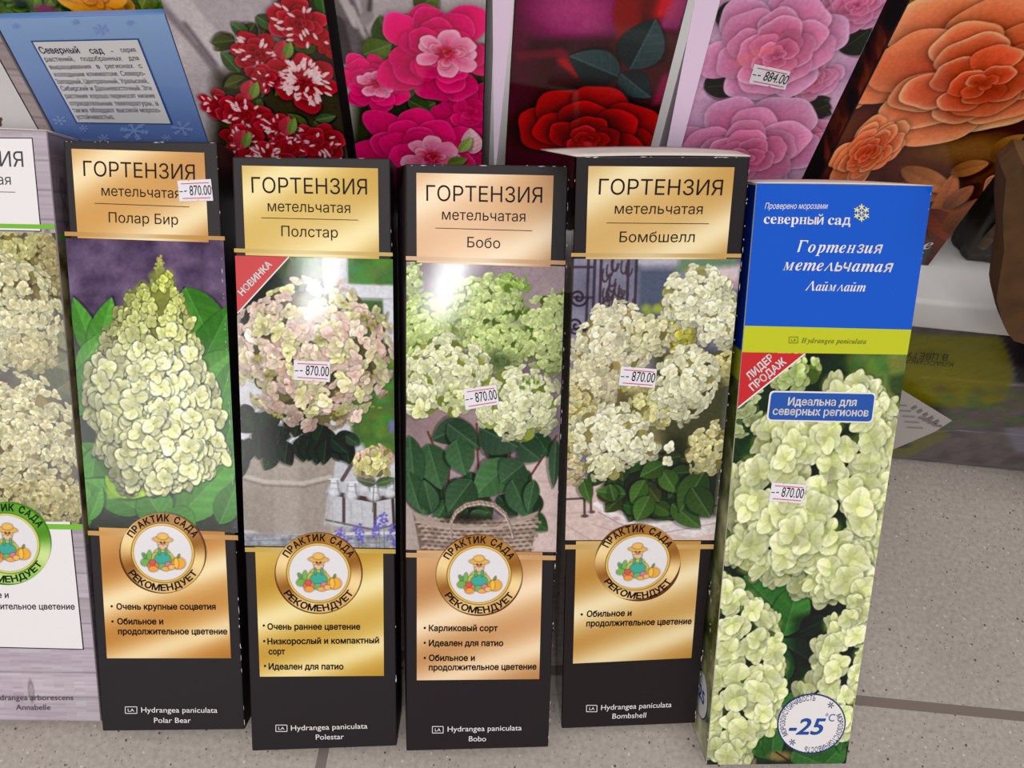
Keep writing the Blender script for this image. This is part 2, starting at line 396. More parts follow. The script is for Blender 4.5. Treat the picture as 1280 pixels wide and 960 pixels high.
    def rose(s, x, y, R, dark, mid, light, rings=6, n=6, squash=.9, sdir=1.57, open_=.25, seed=0, edge=None, tone=None, rim=.07, sh=.4, shift=(0, 0)):
        cx, cy = s.C(x, y); rg = np.random.default_rng(seed); a = rg.random() * 6.3; dark, mid, light = (np.array(v, float) for v in (dark, mid, light))
        for k in range(rings):
            f = k / max(rings - 1, 1); r = R * (1 - (1 - open_) * f ** .85); nn = max(3, int(round(n - 3 * f)))
            for j in range(nn):
                t = a + j * 2 * math.pi / nn + rg.normal(0, .14); g = 1 + rg.normal(0, .06); rr = r * (1 + rg.normal(0, .05))
                mm = mid if tone is None else mid * (1 - f) + np.array(tone, float) * f
                ox, oy = math.cos(t) * r * .10, math.sin(t) * r * .10 * squash
                s.lobe(cx + ox + shift[0] * f, cy + oy + shift[1] * f, t, (math.pi / nn) * (1.15 + .5 * rg.random()), rr * .95, dark * g * (1 - .12 * f), mm * g, light * g, squash, sdir, rg, rim, sh=sh)
            a += math.pi / nn + rg.normal(0, .25)
        for k in range(4):
            s.lobe(cx + shift[0], cy + shift[1], a + k * 1.7, 1.0, R * open_ * (.75 - .13 * k), dark * .85, mid if tone is None else np.array(tone, float), light, squash, sdir, rg, rim * 1.6, sh=sh)
    def sample(s, p):
        q = (p - s.o) * s.U * s.SS; x = np.clip(q[..., 0], 1, s.w - 2.01); y = np.clip(s.h - q[..., 1], 1, s.h - 2.01)
        xi, yi = x.astype(int), y.astype(int); fx, fy = (x - xi)[..., None], (y - yi)[..., None]; I = s._b
        return (I[yi, xi] * (1 - fx) * (1 - fy) + I[yi, xi + 1] * fx * (1 - fy) + I[yi + 1, xi] * (1 - fx) * fy + I[yi + 1, xi + 1] * fx * fy)
    def finish(s):
        g = noise2(s.h, s.w, 7, s.rng, 3); s.img = s.img * (1 + s.GRAIN * (g - .5))[..., None]
        I = s.img; s._b = (I * 4 + np.roll(I, 1, 0) + np.roll(I, -1, 0) + np.roll(I, 1, 1) + np.roll(I, -1, 1)) / 8
    def build(s, name, parent, k, z=1.5e-4, step=.85, material=None, label=None):
        s.finish(); q = np.array(s.quad)
        nx = int(max(np.hypot(*(q[1] - q[0])), np.hypot(*(q[2] - q[3]))) * s.U / step) + 1; ny = int(np.hypot(*(q[3] - q[0])) * s.U / step) + 1
        S, T = np.meshgrid(np.linspace(0, 1, nx), np.linspace(0, 1, ny)); S, T = S[..., None], T[..., None]
        p = q[0] * (1 - S) * (1 - T) + q[1] * S * (1 - T) + q[2] * S * T + q[3] * (1 - S) * T
        return grid_mesh(name, np.concatenate([p, np.full(p.shape[:2] + (1,), z)], -1), s.sample(p), k, material or ink(), parent, label=label)
    def build_disc(s, name, parent, k, c, rx, ry, z, label=None):
        s.finish(); nt, nr = 96, int(max(rx, ry) / .8); T, Rr = np.meshgrid(np.linspace(0, 2 * math.pi, nt, endpoint=False), np.linspace(0.004, 1, nr))
        pts = np.array([[s.P(c[0] + rx * r * math.cos(t), c[1] + ry * r * math.sin(t)) for t, r in zip(tr, rr)] for tr, rr in zip(T, Rr)])
        return grid_mesh(name, np.concatenate([pts, np.full(pts.shape[:2] + (1,), z)], -1), s.sample(pts), k, ink(), parent, wrap=True, label=label)

def func_grid(name, corners, nx, ny, fn, k, parent, material=None, label=None, bulge=0.0):
    """corners TL TR BR BL (3-D, in the parent's frame); fn(s,t) -> sRGB."""
    c = np.array(corners, float); S, T = np.meshgrid(np.linspace(0, 1, nx), np.linspace(0, 1, ny)); s_, t_ = S[..., None], T[..., None]
    p = c[0] * (1 - s_) * (1 - t_) + c[1] * s_ * (1 - t_) + c[2] * s_ * t_ + c[3] * (1 - s_) * t_
    if bulge: p[..., 2] += bulge * (4 * S * (1 - S)) * (4 * T * (1 - T))
    return grid_mesh(name, p, np.asarray(fn(S, T), float), k, material or ink(), parent, label=label)

def flat(P, pts, z): return [(*P(*q), z) for q in pts]

# ------------------------------------------------------------------ the setting: floor and shelving
DEPTH = 0.036
SHELF_Z, SHELF_Y, ROW_Y = 0.1815, 0.306, 0.334

def floor_material():
    M = bpy.data.materials.new('speckled_tile'); M.use_nodes = True; nt = M.node_tree; b = nt.nodes['Principled BSDF']
    N = nt.nodes.new; L = nt.links.new
    tc = N('ShaderNodeTexCoord'); sep = N('ShaderNodeSeparateXYZ'); L(tc.outputs['Object'], sep.inputs[0])
    def math_(op, a, b_=None):
        n = N('ShaderNodeMath'); n.operation = op
        for i, v in enumerate((a, b_)):
            if v is None: continue
            if isinstance(v, (int, float)): n.inputs[i].default_value = v
            else: L(v, n.inputs[i])
        return n.outputs[0]
    T = 0.6
    def groove(axis, off):
        return math_('LESS_THAN', math_('PINGPONG', math_('ADD', sep.outputs[axis], off), T / 2), 0.0031)
    gx, gy = groove(0, 0.0913), groove(1, -0.1248)
    g = math_('MAXIMUM', gx, gy)
    n1 = N('ShaderNodeTexNoise'); n1.inputs['Scale'].default_value = 9; n1.inputs['Detail'].default_value = 5; L(tc.outputs['Object'], n1.inputs['Vector'])
    n3 = N('ShaderNodeTexNoise'); n3.inputs['Scale'].default_value = 330; n3.inputs['Detail'].default_value = 3; L(tc.outputs['Object'], n3.inputs['Vector'])
    r1 = N('ShaderNodeValToRGB'); e = r1.color_ramp.elements
    e[0].position, e[1].position = .3, .75; e[0].color = (*(lin((158, 149, 143))), 1); e[1].color = (*(lin((170, 161, 153))), 1)
    L(n1.outputs['Fac'], r1.inputs[0])
    def specks(scale, lo, hi, col, prev, _=0):
        v = N('ShaderNodeTexVoronoi'); v.inputs['Scale'].default_value = scale; L(tc.outputs['Object'], v.inputs['Vector'])
        sp = N('ShaderNodeSeparateColor'); L(v.outputs['Color'], sp.inputs[0])
        thr = math_('MULTIPLY', math_('MAXIMUM', math_('SUBTRACT', sp.outputs[0], lo), 0), hi)
        mk = math_('LESS_THAN', v.outputs['Distance'], thr)
        mx = N('ShaderNodeMix'); mx.data_type = 'RGBA'; L(mk, mx.inputs[0]); L(prev, mx.inputs[6]); mx.inputs[7].default_value = (*lin(col), 1)
        return mx.outputs[2]
    mg = N('ShaderNodeMix'); mg.data_type = 'RGBA'; mg.blend_type = 'MULTIPLY'; mg.inputs[0].default_value = 1.0
    r3 = N('ShaderNodeValToRGB'); r3.color_ramp.elements[0].position = .25; r3.color_ramp.elements[1].position = .7
    r3.color_ramp.elements[0].color = (.78, .77, .76, 1); r3.color_ramp.elements[1].color = (1.08, 1.08, 1.07, 1)
    L(n3.outputs['Fac'], r3.inputs[0]); L(r1.outputs['Color'], mg.inputs[6]); L(r3.outputs['Color'], mg.inputs[7])
    c = specks(520, .55, .75, (128, 117, 110), mg.outputs[2])
    c = specks(330, .86, 2.2, (84, 74, 70), c)
    c = specks(300, .72, .9, (190, 182, 172), c)
    mx = N('ShaderNodeMix'); mx.data_type = 'RGBA'; L(g, mx.inputs[0]); L(c, mx.inputs[6]); mx.inputs[7].default_value = (*lin((112, 100, 94)), 1)
    L(mx.outputs[2], b.inputs['Base Color']); b.inputs['Roughness'].default_value = 0.55; b.inputs['Specular IOR Level'].default_value = .3
    bp = N('ShaderNodeBump'); bp.inputs['Strength'].default_value = .5; bp.inputs['Distance'].default_value = .001; bp.invert = True
    L(g, bp.inputs['Height']); L(bp.outputs['Normal'], b.inputs['Normal'])
    return M

fl = mesh('floor', [(-2.2, -2.6, 0), (2.2, -2.6, 0), (2.2, 1.2, 0), (-2.2, 1.2, 0), (-2.2, -2.6, -.02), (2.2, -2.6, -.02), (2.2, 1.2, -.02), (-2.2, 1.2, -.02)],
          [(0, 1, 2, 3), (7, 6, 5, 4), (0, 4, 5, 1), (1, 5, 6, 2), (2, 6, 7, 3), (3, 7, 4, 0)], floor_material())
fl['kind'] = 'structure'

def slab(name, a, b, material, parent, bev=0.0, seg=3):
    (x0, y0, z0), (x1, y1, z1) = a, b
    o = mesh(name, [(x0, y0, z0), (x1, y0, z0), (x1, y1, z0), (x0, y1, z0), (x0, y0, z1), (x1, y0, z1), (x1, y1, z1), (x0, y1, z1)],
             [(3, 2, 1, 0), (4, 5, 6, 7), (0, 1, 5, 4), (1, 2, 6, 5), (2, 3, 7, 6), (3, 0, 4, 7)], material, parent)
    if bev:
        md = o.modifiers.new('round', 'BEVEL'); md.width = bev; md.segments = seg
        o.data.polygons.foreach_set('use_smooth', [True] * 6)
    return o
enamel = mat('white_enamel', (222, 220, 219), rough=.35, spec=.4, bump=.05, bscale=60)
dark_metal = mat('grey_enamel', (120, 118, 118), rough=.5)
sh = empty('shelving_unit', Matrix.Translation((0, .5, 0)), 'white enamelled metal shelving unit with a low bottom shelf carrying the rose cartons', 'shelving')
def S_(n, a, b, m_, bev=0): return slab(n, (a[0], a[1] - .5, a[2]), (b[0], b[1] - .5, b[2]), m_, sh, bev)
S_('shelf_deck', (-1.2, SHELF_Y, SHELF_Z - .025), (1.2, .74, SHELF_Z), enamel, .003)
S_('shelf_deck', (-1.2, .50, .78), (1.2, .74, .805), enamel, .003)
S_('back_panel', (-1.2, .74, 0), (1.2, .755, 1.5), dark_metal)
S_('kick_plate', (-1.2, .66, 0), (1.2, .67, SHELF_Z - .025), dark_metal)
for x in (-1.2, 1.17): S_('upright', (x, .70, 0), (x + .03, .74, 1.5), dark_metal)

# ------------------------------------------------------------------ cartons of the front row
black = mat('black_carton', (38, 27, 35), rough=.48, spec=.35, bump=.06, bscale=700)
board = mat('white_board', (214, 206, 198), rough=.7, spec=.2)
gold_ink = ink('gold_foil_print', rough=.22)
brown_ink = mat('brown_ink', (40, 24, 14), rough=.5, spec=.15)
black_ink = mat('black_ink', (26, 22, 24), rough=.5, spec=.15)
white_ink = mat('white_ink', (228, 224, 226), rough=.4)
grey_ink = mat('grey_ink', (78, 70, 76), rough=.5, spec=.15)
red_ink = mat('red_ink', (196, 40, 44), rough=.35)
rule_ink = mat('red_rule_ink', (206, 60, 96), rough=.5)
blue_ink = mat('blue_ink', (38, 84, 168), rough=.35)
navy_ink = mat('navy_ink', (38, 52, 110), rough=.4)
wear = mat('scuffed_board', (205, 198, 196), rough=.8, spec=.1)
sticker_paper = mat('sticker_paper', (226, 222, 230), rough=.6, spec=.2)

class Carton: pass
def front_carton(px, yaw, lean, label, skew=0.0, body=None, D=DEPTH, group='hydrangea cartons in the front row'):
    c = Carton(); yaw, lean = math.radians(yaw), math.radians(lean)
    w = np.array([math.cos(yaw), math.sin(yaw), 0]); n = np.array([-math.sin(yaw), math.cos(yaw), 0])
    nrm = math.cos(lean) * n - math.sin(lean) * np.array([0, 0, 1])          # into the box
    p0 = on_z(*px[3], D * math.sin(lean) + .0006)
    def hit(x, y):
        d = ray(x, y); return CAM + d * ((p0 - CAM) @ nrm) / (d @ nrm)
    e2 = hit(*px[2]); ex = e2 - p0; ex -= nrm * (ex @ nrm); ex /= np.linalg.norm(ex); ez = -nrm; ey = np.cross(ez, ex)
    c.P = lambda x, y: (lambda q: np.array([q @ ex, q @ ey]))(hit(x, y) - p0)
    M4 = Matrix.Identity(4)
    for i in range(3): M4[i][0], M4[i][1], M4[i][2], M4[i][3] = ex[i], ey[i], ez[i], p0[i]
    c.root = empty('hydrangea_carton', M4, label, 'carton', group); c.px = px; c.D = D; c.skew = skew
    q = [c.P(*k) for k in px]; q[2] = np.array([q[2][0], 0.0]); q[3] = np.array([0.0, 0.0]); c.q = q
    st, sb_ = skew if isinstance(skew, tuple) else (skew, skew)
    V = [(*k, 0) for k in q] + [(k[0] + d, k[1], -D) for k, d in zip(q, (st, st, sb_, sb_))]
    c.V = np.array(V)
    c.body = mesh('carton_body', V, [(3, 2, 1, 0), (4, 5, 6, 7), (0, 1, 5, 4), (1, 2, 6, 5), (2, 3, 7, 6), (3, 0, 4, 7)], body or black, c.root)
    md = c.body.modifiers.new('soft', 'BEVEL'); md.width = .0007; md.segments = 2
    return c

def lid(c, h=.0016, wedge=0.0):
    """White board of the closed top flap, a little domed."""
    a, b, b2, a2 = c.V[0], c.V[1], c.V[5], c.V[4] + np.array([-wedge, 0, 0]); V = []; n = 8
    for j in range(5):
        for i in range(n + 1):
            s, t = i / n, j / 4; p = (a * (1 - s) + b * s) * (1 - t) + (a2 * (1 - s) + b2 * s) * t
            p = p + np.array([0, .0003 + h * 4 * s * (1 - s) * (.35 + .65 * min(1, 2 * t)), 0]); V.append(p)
    F = [(j * (n + 1) + i, j * (n + 1) + i + 1, (j + 1) * (n + 1) + i + 1, (j + 1) * (n + 1) + i) for j in range(4) for i in range(n)]
    o = mesh('top_flap', V, F, board, c.root, smooth=True, label='white top flap'); md = o.modifiers.new('thick', 'SOLIDIFY'); md.thickness = .0005
    return o

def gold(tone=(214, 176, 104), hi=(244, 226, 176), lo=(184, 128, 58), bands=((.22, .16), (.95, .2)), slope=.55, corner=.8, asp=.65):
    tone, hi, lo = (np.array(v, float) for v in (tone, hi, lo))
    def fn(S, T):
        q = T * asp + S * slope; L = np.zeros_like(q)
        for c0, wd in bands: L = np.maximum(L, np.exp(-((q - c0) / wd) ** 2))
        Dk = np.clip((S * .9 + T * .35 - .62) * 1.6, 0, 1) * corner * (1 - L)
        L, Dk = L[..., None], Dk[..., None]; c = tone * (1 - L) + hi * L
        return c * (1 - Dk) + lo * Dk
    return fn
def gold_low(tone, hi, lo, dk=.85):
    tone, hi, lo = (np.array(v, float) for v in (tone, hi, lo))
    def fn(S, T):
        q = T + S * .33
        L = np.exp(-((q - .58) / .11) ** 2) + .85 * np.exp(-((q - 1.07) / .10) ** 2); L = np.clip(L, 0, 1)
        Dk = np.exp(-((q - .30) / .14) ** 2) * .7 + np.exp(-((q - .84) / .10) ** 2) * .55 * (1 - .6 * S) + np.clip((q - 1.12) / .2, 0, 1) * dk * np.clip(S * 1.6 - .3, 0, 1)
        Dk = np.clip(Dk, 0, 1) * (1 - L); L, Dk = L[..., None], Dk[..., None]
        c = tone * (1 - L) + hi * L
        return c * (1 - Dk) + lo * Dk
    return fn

def panel(c, name, quad, fn, z, nx=40, ny=40, k=KF, material=None, label=None):
    return func_grid(name, flat(c.P, quad, z), nx, ny, fn, k, c.root, material or gold_ink, label)
def solid(c, name, pts, material, z, label=None, parent=None): return mesh(name, flat(c.P, pts, z), [tuple(range(len(pts)))[::-1]], material, parent or c.root, label=label)

def sticker(c, quad, text='-870.00', seed=0):
    q = np.array(quad, float); rg = random.Random(seed)
    def at(s, t): return tuple(q[0] * (1 - s) * (1 - t) + q[1] * s * (1 - t) + q[2] * s * t + q[3] * (1 - s) * t)
    out = [at(0, 0), at(.30, .0), at(.34, .05), at(.38, 0), at(1, 0), at(1, .36), at(.985, .42), at(1, .48), at(1, 1), at(.60, 1), at(.555, .93), at(.51, 1), at(0, 1), at(0, .40), at(.015, .34), at(0, .28)]
    o = solid(c, 'price_sticker', out, sticker_paper, 5.5e-4, 'small white price sticker with red rules')
    l = Letters(c.P); l.line(text[1:], at(.33, .72), at(.97, .72), 12.5, .0, 7e-4); l.rect(at(.03, .53), at(.13, .53), 1.0, 7e-4); l.rect(at(.17, .52), at(.25, .51), 1.2, 7e-4)
    l.build('price_figures', black_ink, o)
    l = Letters(c.P); l.rect(at(.1, .16), at(.93, .16), 1.0, 7e-4); l.rect(at(.1, .86), at(.93, .86), 1.0, 7e-4); l.build('red_rules', rule_ink, o)
    return o

def emblem(c, cx, cy, rx, ry, ring_a, ring_b, ring_c, k=KF, seed=3, txt=(44, 30, 20)):
    """Round medal: shaded ring with lettering, white centre with a small gardener and vegetables."""
    s = 1.15; quad = [(cx - rx * s, cy - ry * s), (cx + rx * s, cy - ry * s), (cx + rx * s, cy + ry * s), (cx - rx * s, cy + ry * s)]
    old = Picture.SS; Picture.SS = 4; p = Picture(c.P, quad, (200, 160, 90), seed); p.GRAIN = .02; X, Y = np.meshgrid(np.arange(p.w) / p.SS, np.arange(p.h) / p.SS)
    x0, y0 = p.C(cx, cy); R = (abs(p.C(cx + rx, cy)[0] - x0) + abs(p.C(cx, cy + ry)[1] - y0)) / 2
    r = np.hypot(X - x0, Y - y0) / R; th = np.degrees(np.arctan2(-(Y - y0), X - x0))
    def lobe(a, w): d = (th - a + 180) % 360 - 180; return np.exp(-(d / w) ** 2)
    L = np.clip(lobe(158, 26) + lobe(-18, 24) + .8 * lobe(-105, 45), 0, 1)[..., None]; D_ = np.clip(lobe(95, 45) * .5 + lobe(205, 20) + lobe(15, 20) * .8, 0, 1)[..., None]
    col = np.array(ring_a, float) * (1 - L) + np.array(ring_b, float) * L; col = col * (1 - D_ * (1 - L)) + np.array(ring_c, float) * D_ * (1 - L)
    def put(mask, v): p.img[...] = p.img * (1 - mask[..., None]) + np.array(v, float) * mask[..., None]
    p.img[...] = col
    aa = lambda d: np.clip(d * R * 1.2 + .5, 0, 1)
    put(aa(r - .972), ring_c if ring_c[1] > ring_c[0] else (96, 58, 26)); put(aa(.735 - r), (122, 84, 34) if ring_a[0] > ring_a[1] else (70, 120, 40)); put(aa(.715 - r), (236, 206, 110)); put(aa(.685 - r), (170, 120, 40) if ring_a[0] > ring_a[1] else (150, 190, 110)); put(aa(.668 - r), (226, 222, 226))
    u = rx / 55
    def g(x, y): return (cx + x * u, cy + y * u)
    o = (90, 60, 40)
    def bl(x, y, a, b, cc, rot=0): p.blob(*g(x, y), a * u + .7, b * u + .7, o, .75, .12, rot); p.blob(*g(x, y), a * u, b * u, cc, 1, .12, rot)
    bl(-1, 2, 11, 9, (188, 200, 84)); bl(-11, 6, 4, 8, (190, 200, 90), .5); bl(10, 6, 4, 8, (196, 200, 90), -.5)
    bl(0, -13, 7, 7, (240, 196, 160)); bl(0, -8, 6, 4, (226, 190, 150)); bl(0, -17, 13, 4.2, (226, 178, 92), .06); bl(0, -21, 7, 4.5, (232, 186, 100))
    bl(-2.4, -13.4, .7, .9, (60, 40, 40)); bl(2.4, -13.4, .7, .9, (60, 40, 40)); bl(0, -11, 1.6, 1.2, (226, 140, 120))
    bl(0, 8, 11, 9, (72, 170, 152)); bl(-4, -2, 1.4, 5, (72, 170, 152)); bl(4, -2, 1.4, 5, (72, 170, 152)); bl(0, 17, 9, 4, (110, 180, 120))
    bl(-21, 6, 3, 8, (96, 160, 92), -.6); bl(-17, 4, 3, 8, (120, 180, 96), .1); bl(-22, 12, 6, 5, (120, 176, 90)); bl(-12, 16, 7, 6, (226, 130, 84)); bl(-13, 12, 4, 4, (214, 92, 90))
    bl(-12, 20, 6, 4, (236, 158, 72)); bl(7, 15, 4, 4, (214, 130, 150)); bl(20, 13, 9, 8, (238, 172, 66)); bl(17, 13, 3, 7.5, (244, 190, 84)); bl(20, 4, 1.4, 3, (110, 150, 70), .4)
    bl(4, 20, 6, 3, (240, 170, 90)); bl(11, 18, 4, 3.4, (236, 186, 110))
    em = p.build_disc('medal_emblem', c.root, k, (cx, cy), rx, ry, 4.6e-4, label='round recommendation medal with a small gardener'); Picture.SS = old
    l = Letters(c.P); l.ring('ПРАКТИК САДА', (cx, cy), rx * .79, ry * .79, 152, 28, 8.4 * u, bold=.03, z=6.5e-4)
    l.ring('РЕКОМЕНДУЕТ', (cx, cy), rx * .93, ry * .93, 211, 329, 7.9 * u, bold=.03, z=6.5e-4)
    l.build('ring_lettering', mat('medal_type' if ring_a[0] > ring_a[1] else 'green_medal_type', txt, rough=.5, spec=.15), em)
    return em

def scuffs(c, lines, seed, n=26, wmax=1.2):
    """Worn white nicks along the carton's edges."""
    rg = random.Random(seed); V, F = [], []
    for a, b in lines:
        L = math.hypot(b[0] - a[0], b[1] - a[1]); d = np.array([b[0] - a[0], b[1] - a[1]]) / L; nn = np.array([-d[1], d[0]])
        for i in range(int(n * L / 420)):
            t = rg.random() * L; l = rg.uniform(1.5, 11) * rg.random() + 1.2; w = rg.uniform(.2, wmax * .75); o = rg.uniform(-.3, .8)
            p = np.array(a) + d * t
            k = len(V)
            for q in (p + nn * o, p + d * l * .4 + nn * (o + w), p + d * l + nn * o, p + d * l * .5 + nn * (o - w * .5)): V.append((*c.P(*q), 3e-4))
            F.append((k, k + 1, k + 2, k + 3))
    return mesh('worn_edge', V, F, wear, c.root, label='scuffed white edge')

def gold_carton(px, yaw, lean, label, skew, picture, tones, nm, band, info, low_band, title, rule, bullets, latin, em, rings):
    c = front_carton(px, yaw, lean, label, skew)
    picture(c)
    tone, hi, lo = tones
    tv, hv = np.array(tone, float), np.array(hi, float)
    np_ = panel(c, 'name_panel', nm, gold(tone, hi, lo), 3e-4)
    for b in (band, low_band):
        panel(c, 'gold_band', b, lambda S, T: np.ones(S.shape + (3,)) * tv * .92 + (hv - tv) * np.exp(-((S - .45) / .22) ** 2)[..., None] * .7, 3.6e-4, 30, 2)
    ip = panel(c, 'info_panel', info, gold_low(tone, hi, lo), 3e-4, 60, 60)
    l = Letters(c.P)
    for t in title: l.line(*t)
    l.rect(*rule, .8); l.build('title_lettering', brown_ink, np_)
    l = Letters(c.P)
    for t in bullets:
        l.line(t[0], t[1], t[2], 7.3, .03)
        if len(t) > 3: l.dot(t[3], 1.5)
    l.build('bullet_lettering', brown_ink, ip)
    l = Letters(c.P); a, b = latin[0]
    l.frame(a, b, .8); l.line('LA', (a[0] + 3.2, b[1] - 2.2), (b[0] - 3.2, b[1] - 2.2), b[1] - a[1] - 4.4, .01)
    for t in latin[1:]: l.line(t[0], t[1], t[2], 6.6, .003)
    l.build('latin_name', white_ink, c.root, 'white latin name')
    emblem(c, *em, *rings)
    return c

COPPER = ((208, 156, 88), (244, 222, 176), (176, 112, 48))
YELLOW = ((212, 178, 92), (242, 224, 166), (186, 138, 50))
ROSEGOLD = ((216, 170, 122), (244, 220, 186), (178, 124, 76))
PALE = ((212, 174, 110), (242, 224, 180), (180, 126, 54))
RING = ((196, 148, 82), (242, 214, 156), (132, 80, 32))

def picture_cone(c):
    p = Picture(c.P, [(82, 298), (279.5, 300.5), (297.5, 666), (111, 660)], seed=11); r = p.rng
    p.mottle((66, 52, 76), (128, 108, 138), 26, 4, 1.5)
    for i in range(40): p.blob(90 + r.random() * 190, 300 + r.random() * 90, 5 + r.random() * 9, 4 + r.random() * 6, (74, 60, 88) if r.random() < .55 else (118, 100, 130), .35, .8)
    p.poly([(90, 420), (292, 420), (298, 668), (105, 668)], (34, 50, 28), soft=20)
    G = lambda a: (int(62 + 34 * a), int(122 + 48 * a), int(50 + 14 * a))
    for (x0, y0, x1, y1, w, a, cv) in [(122, 452, 92, 372, 30, .5, .1), (118, 450, 140, 372, 34, .7, -.12), (98, 465, 130, 415, 26, .9, 0), (96, 500, 124, 440, 28, .3, 0), (92, 520, 130, 470, 26, .2, 0),
                                   (232, 360, 286, 470, 60, .45, .1), (240, 480, 290, 380, 46, .2, -.1), (250, 470, 292, 440, 34, .8, 0), (262, 560, 290, 450, 40, .3, 0), (270, 600, 292, 520, 34, .1, 0),
                                   (100, 555, 150, 610, 44, .5, 0), (106, 600, 150, 560, 36, .6, 0), (120, 560, 108, 660, 40, .4, .1), (178, 640, 108, 600, 42, .35, .1),
                                   (220, 650, 296, 570, 62, .55, .08), (205, 650, 178, 610, 50, .3, 0), (275, 655, 298, 600, 34, .2, 0), (208, 640, 245, 668, 44, .6, 0), (112, 650, 128, 610, 20, .5, 0)]:
        p.leaf(x0, y0, x1, y1, w, G(a), vein=(120, 168, 96))
    p.poly([(118, 570), (150, 560), (160, 612), (140, 610)], (40, 60, 34), .4, 6)
    p.leaf(132, 598, 186, 618, 34, (148, 186, 52), vein=(190, 215, 110)); p.poly([(132, 595), (150, 590), (188, 610), (162, 622), (135, 624)], (136, 178, 48), .8, 1.5)
    # the narrow budded tip, then the cone of florets
    for i in range(150):
        t = r.random() ** .8; w = 3 + 16 * t; x = 200 + r.normal(0, .42) * w; y = 318 + 62 * t
        p.blob(x, y, 1.3 + 1.6 * t, 1.3 + 1.4 * t, (150 + 60 * r.random(), 158 + 50 * r.random(), 70 + 50 * r.random()), .9, .3)
    cx, cy = p.C(196, 478); P = []
    outline = [(350, 190, 214, 0), (372, 152, 226, 0), (400, 142, 236, 0), (430, 128, 250, 0), (460, 112, 258, 0), (490, 106, 268, 0), (520, 108, 278, 0), (550, 116, 284, 0), (580, 138, 278, 0), (600, 146, 240, 0), (612, 168, 210, 0)]
    ys = [o[0] for o in outline]
    for i in range(430):
        y = 342 + 268 * ((i + .5) / 430) ** .78; x0, x1 = np.interp(y, ys, [o[1] for o in outline]), np.interp(y, ys, [o[2] for o in outline])
        u = r.random() * 2 - 1; P.append(((1 - u * u) ** .5 + r.normal(0, .14), x0 + (x1 - x0) * (u * .5 + .5), y, u))
    p.poly([(o[1] + 8, o[0]) for o in outline] + [(o[2] - 8, o[0]) for o in outline[::-1]], (128, 132, 70), 1, 3); p.poly([(188, 375), (197, 335), (205, 335), (216, 375)], (136, 142, 66), .9, 2)
    for _, x, y, u in P: p.blob(x, y, 6, 6, (132, 134, 74), .8, .4)
    P.sort()
    for z, x, y, u in P:
        t = (y - 340) / 270; R = 5.5 + 9.5 * min(1, t * 1.9)
        f = .74 + .26 * max(0, min(1, z)) + .07 * (u > .1) - .20 * max(0, -u - .2) + .05 * max(0, u) - .10 * max(0, t - .82) * 5 + r.normal(0, .05)
        top = max(0, 1 - t * 2.6)
        c0 = (np.array((200, 204, 138)) * (1 - top) + np.array((166, 178, 74)) * top) * f; c1 = (np.array((234, 234, 194)) * (1 - top) + np.array((206, 212, 118)) * top) * f
        p.floret(*p.C(x, y), R, c0, c1, max(.6, .5 + .5 * min(1, max(0, z))), 0 if u > 0 else math.pi, 4, .54, .35, (150, 152, 70))
    p.build('printed_photo', c.root, KF)

B1 = gold_carton([(79, 176), (271, 177.5), (306, 912), (128, 914)], 4.93, 49.81,
    'black and gold hydrangea carton showing one tall cream-green cone bloom on purple', 0.0, picture_cone, COPPER,
    [(89.5, 186), (255.5, 191), (261, 303), (97.5, 297.5)], [(81, 289.5), (281, 295.5), (281.3, 300.5), (81.3, 294.8)],
    [(124, 659), (281, 664.5), (289, 822.5), (134, 822.5)], [(110, 663), (297.6, 669), (298, 675), (110.5, 668.8)],
    [('ГОРТЕНЗИЯ', (105, 220), (244, 224.7), 18.6), ('метельчатая', (127.5, 244.5), (226, 248), 12.6), ('Полар Бир', (136.5, 278), (223, 281), 12.6)], ((118.7, 254.2), (237, 258.7)),
    [('Очень крупные соцветия', (146, 761.5), (270, 761.5), (140, 757.5)), ('Обильное и', (147, 780), (204.5, 780), (141, 776.5)), ('продолжительное цветение', (148, 792.5), (284.5, 792.5))],
    [((157, 883), (171.5, 891.2)), ('Hydrangea paniculata', (177, 890), (272, 890.4)), ('Polar Bear', (193, 903), (239, 903))], (204, 691, 54.5, 50.5), RING)
sticker(B1, [(222, 226), (264, 224), (267, 251), (225, 252)], seed=1)
scuffs(B1, [((271, 178), (283, 430)), ((283, 430), (306, 905)), ((82, 177), (270, 178))], 5, 24)

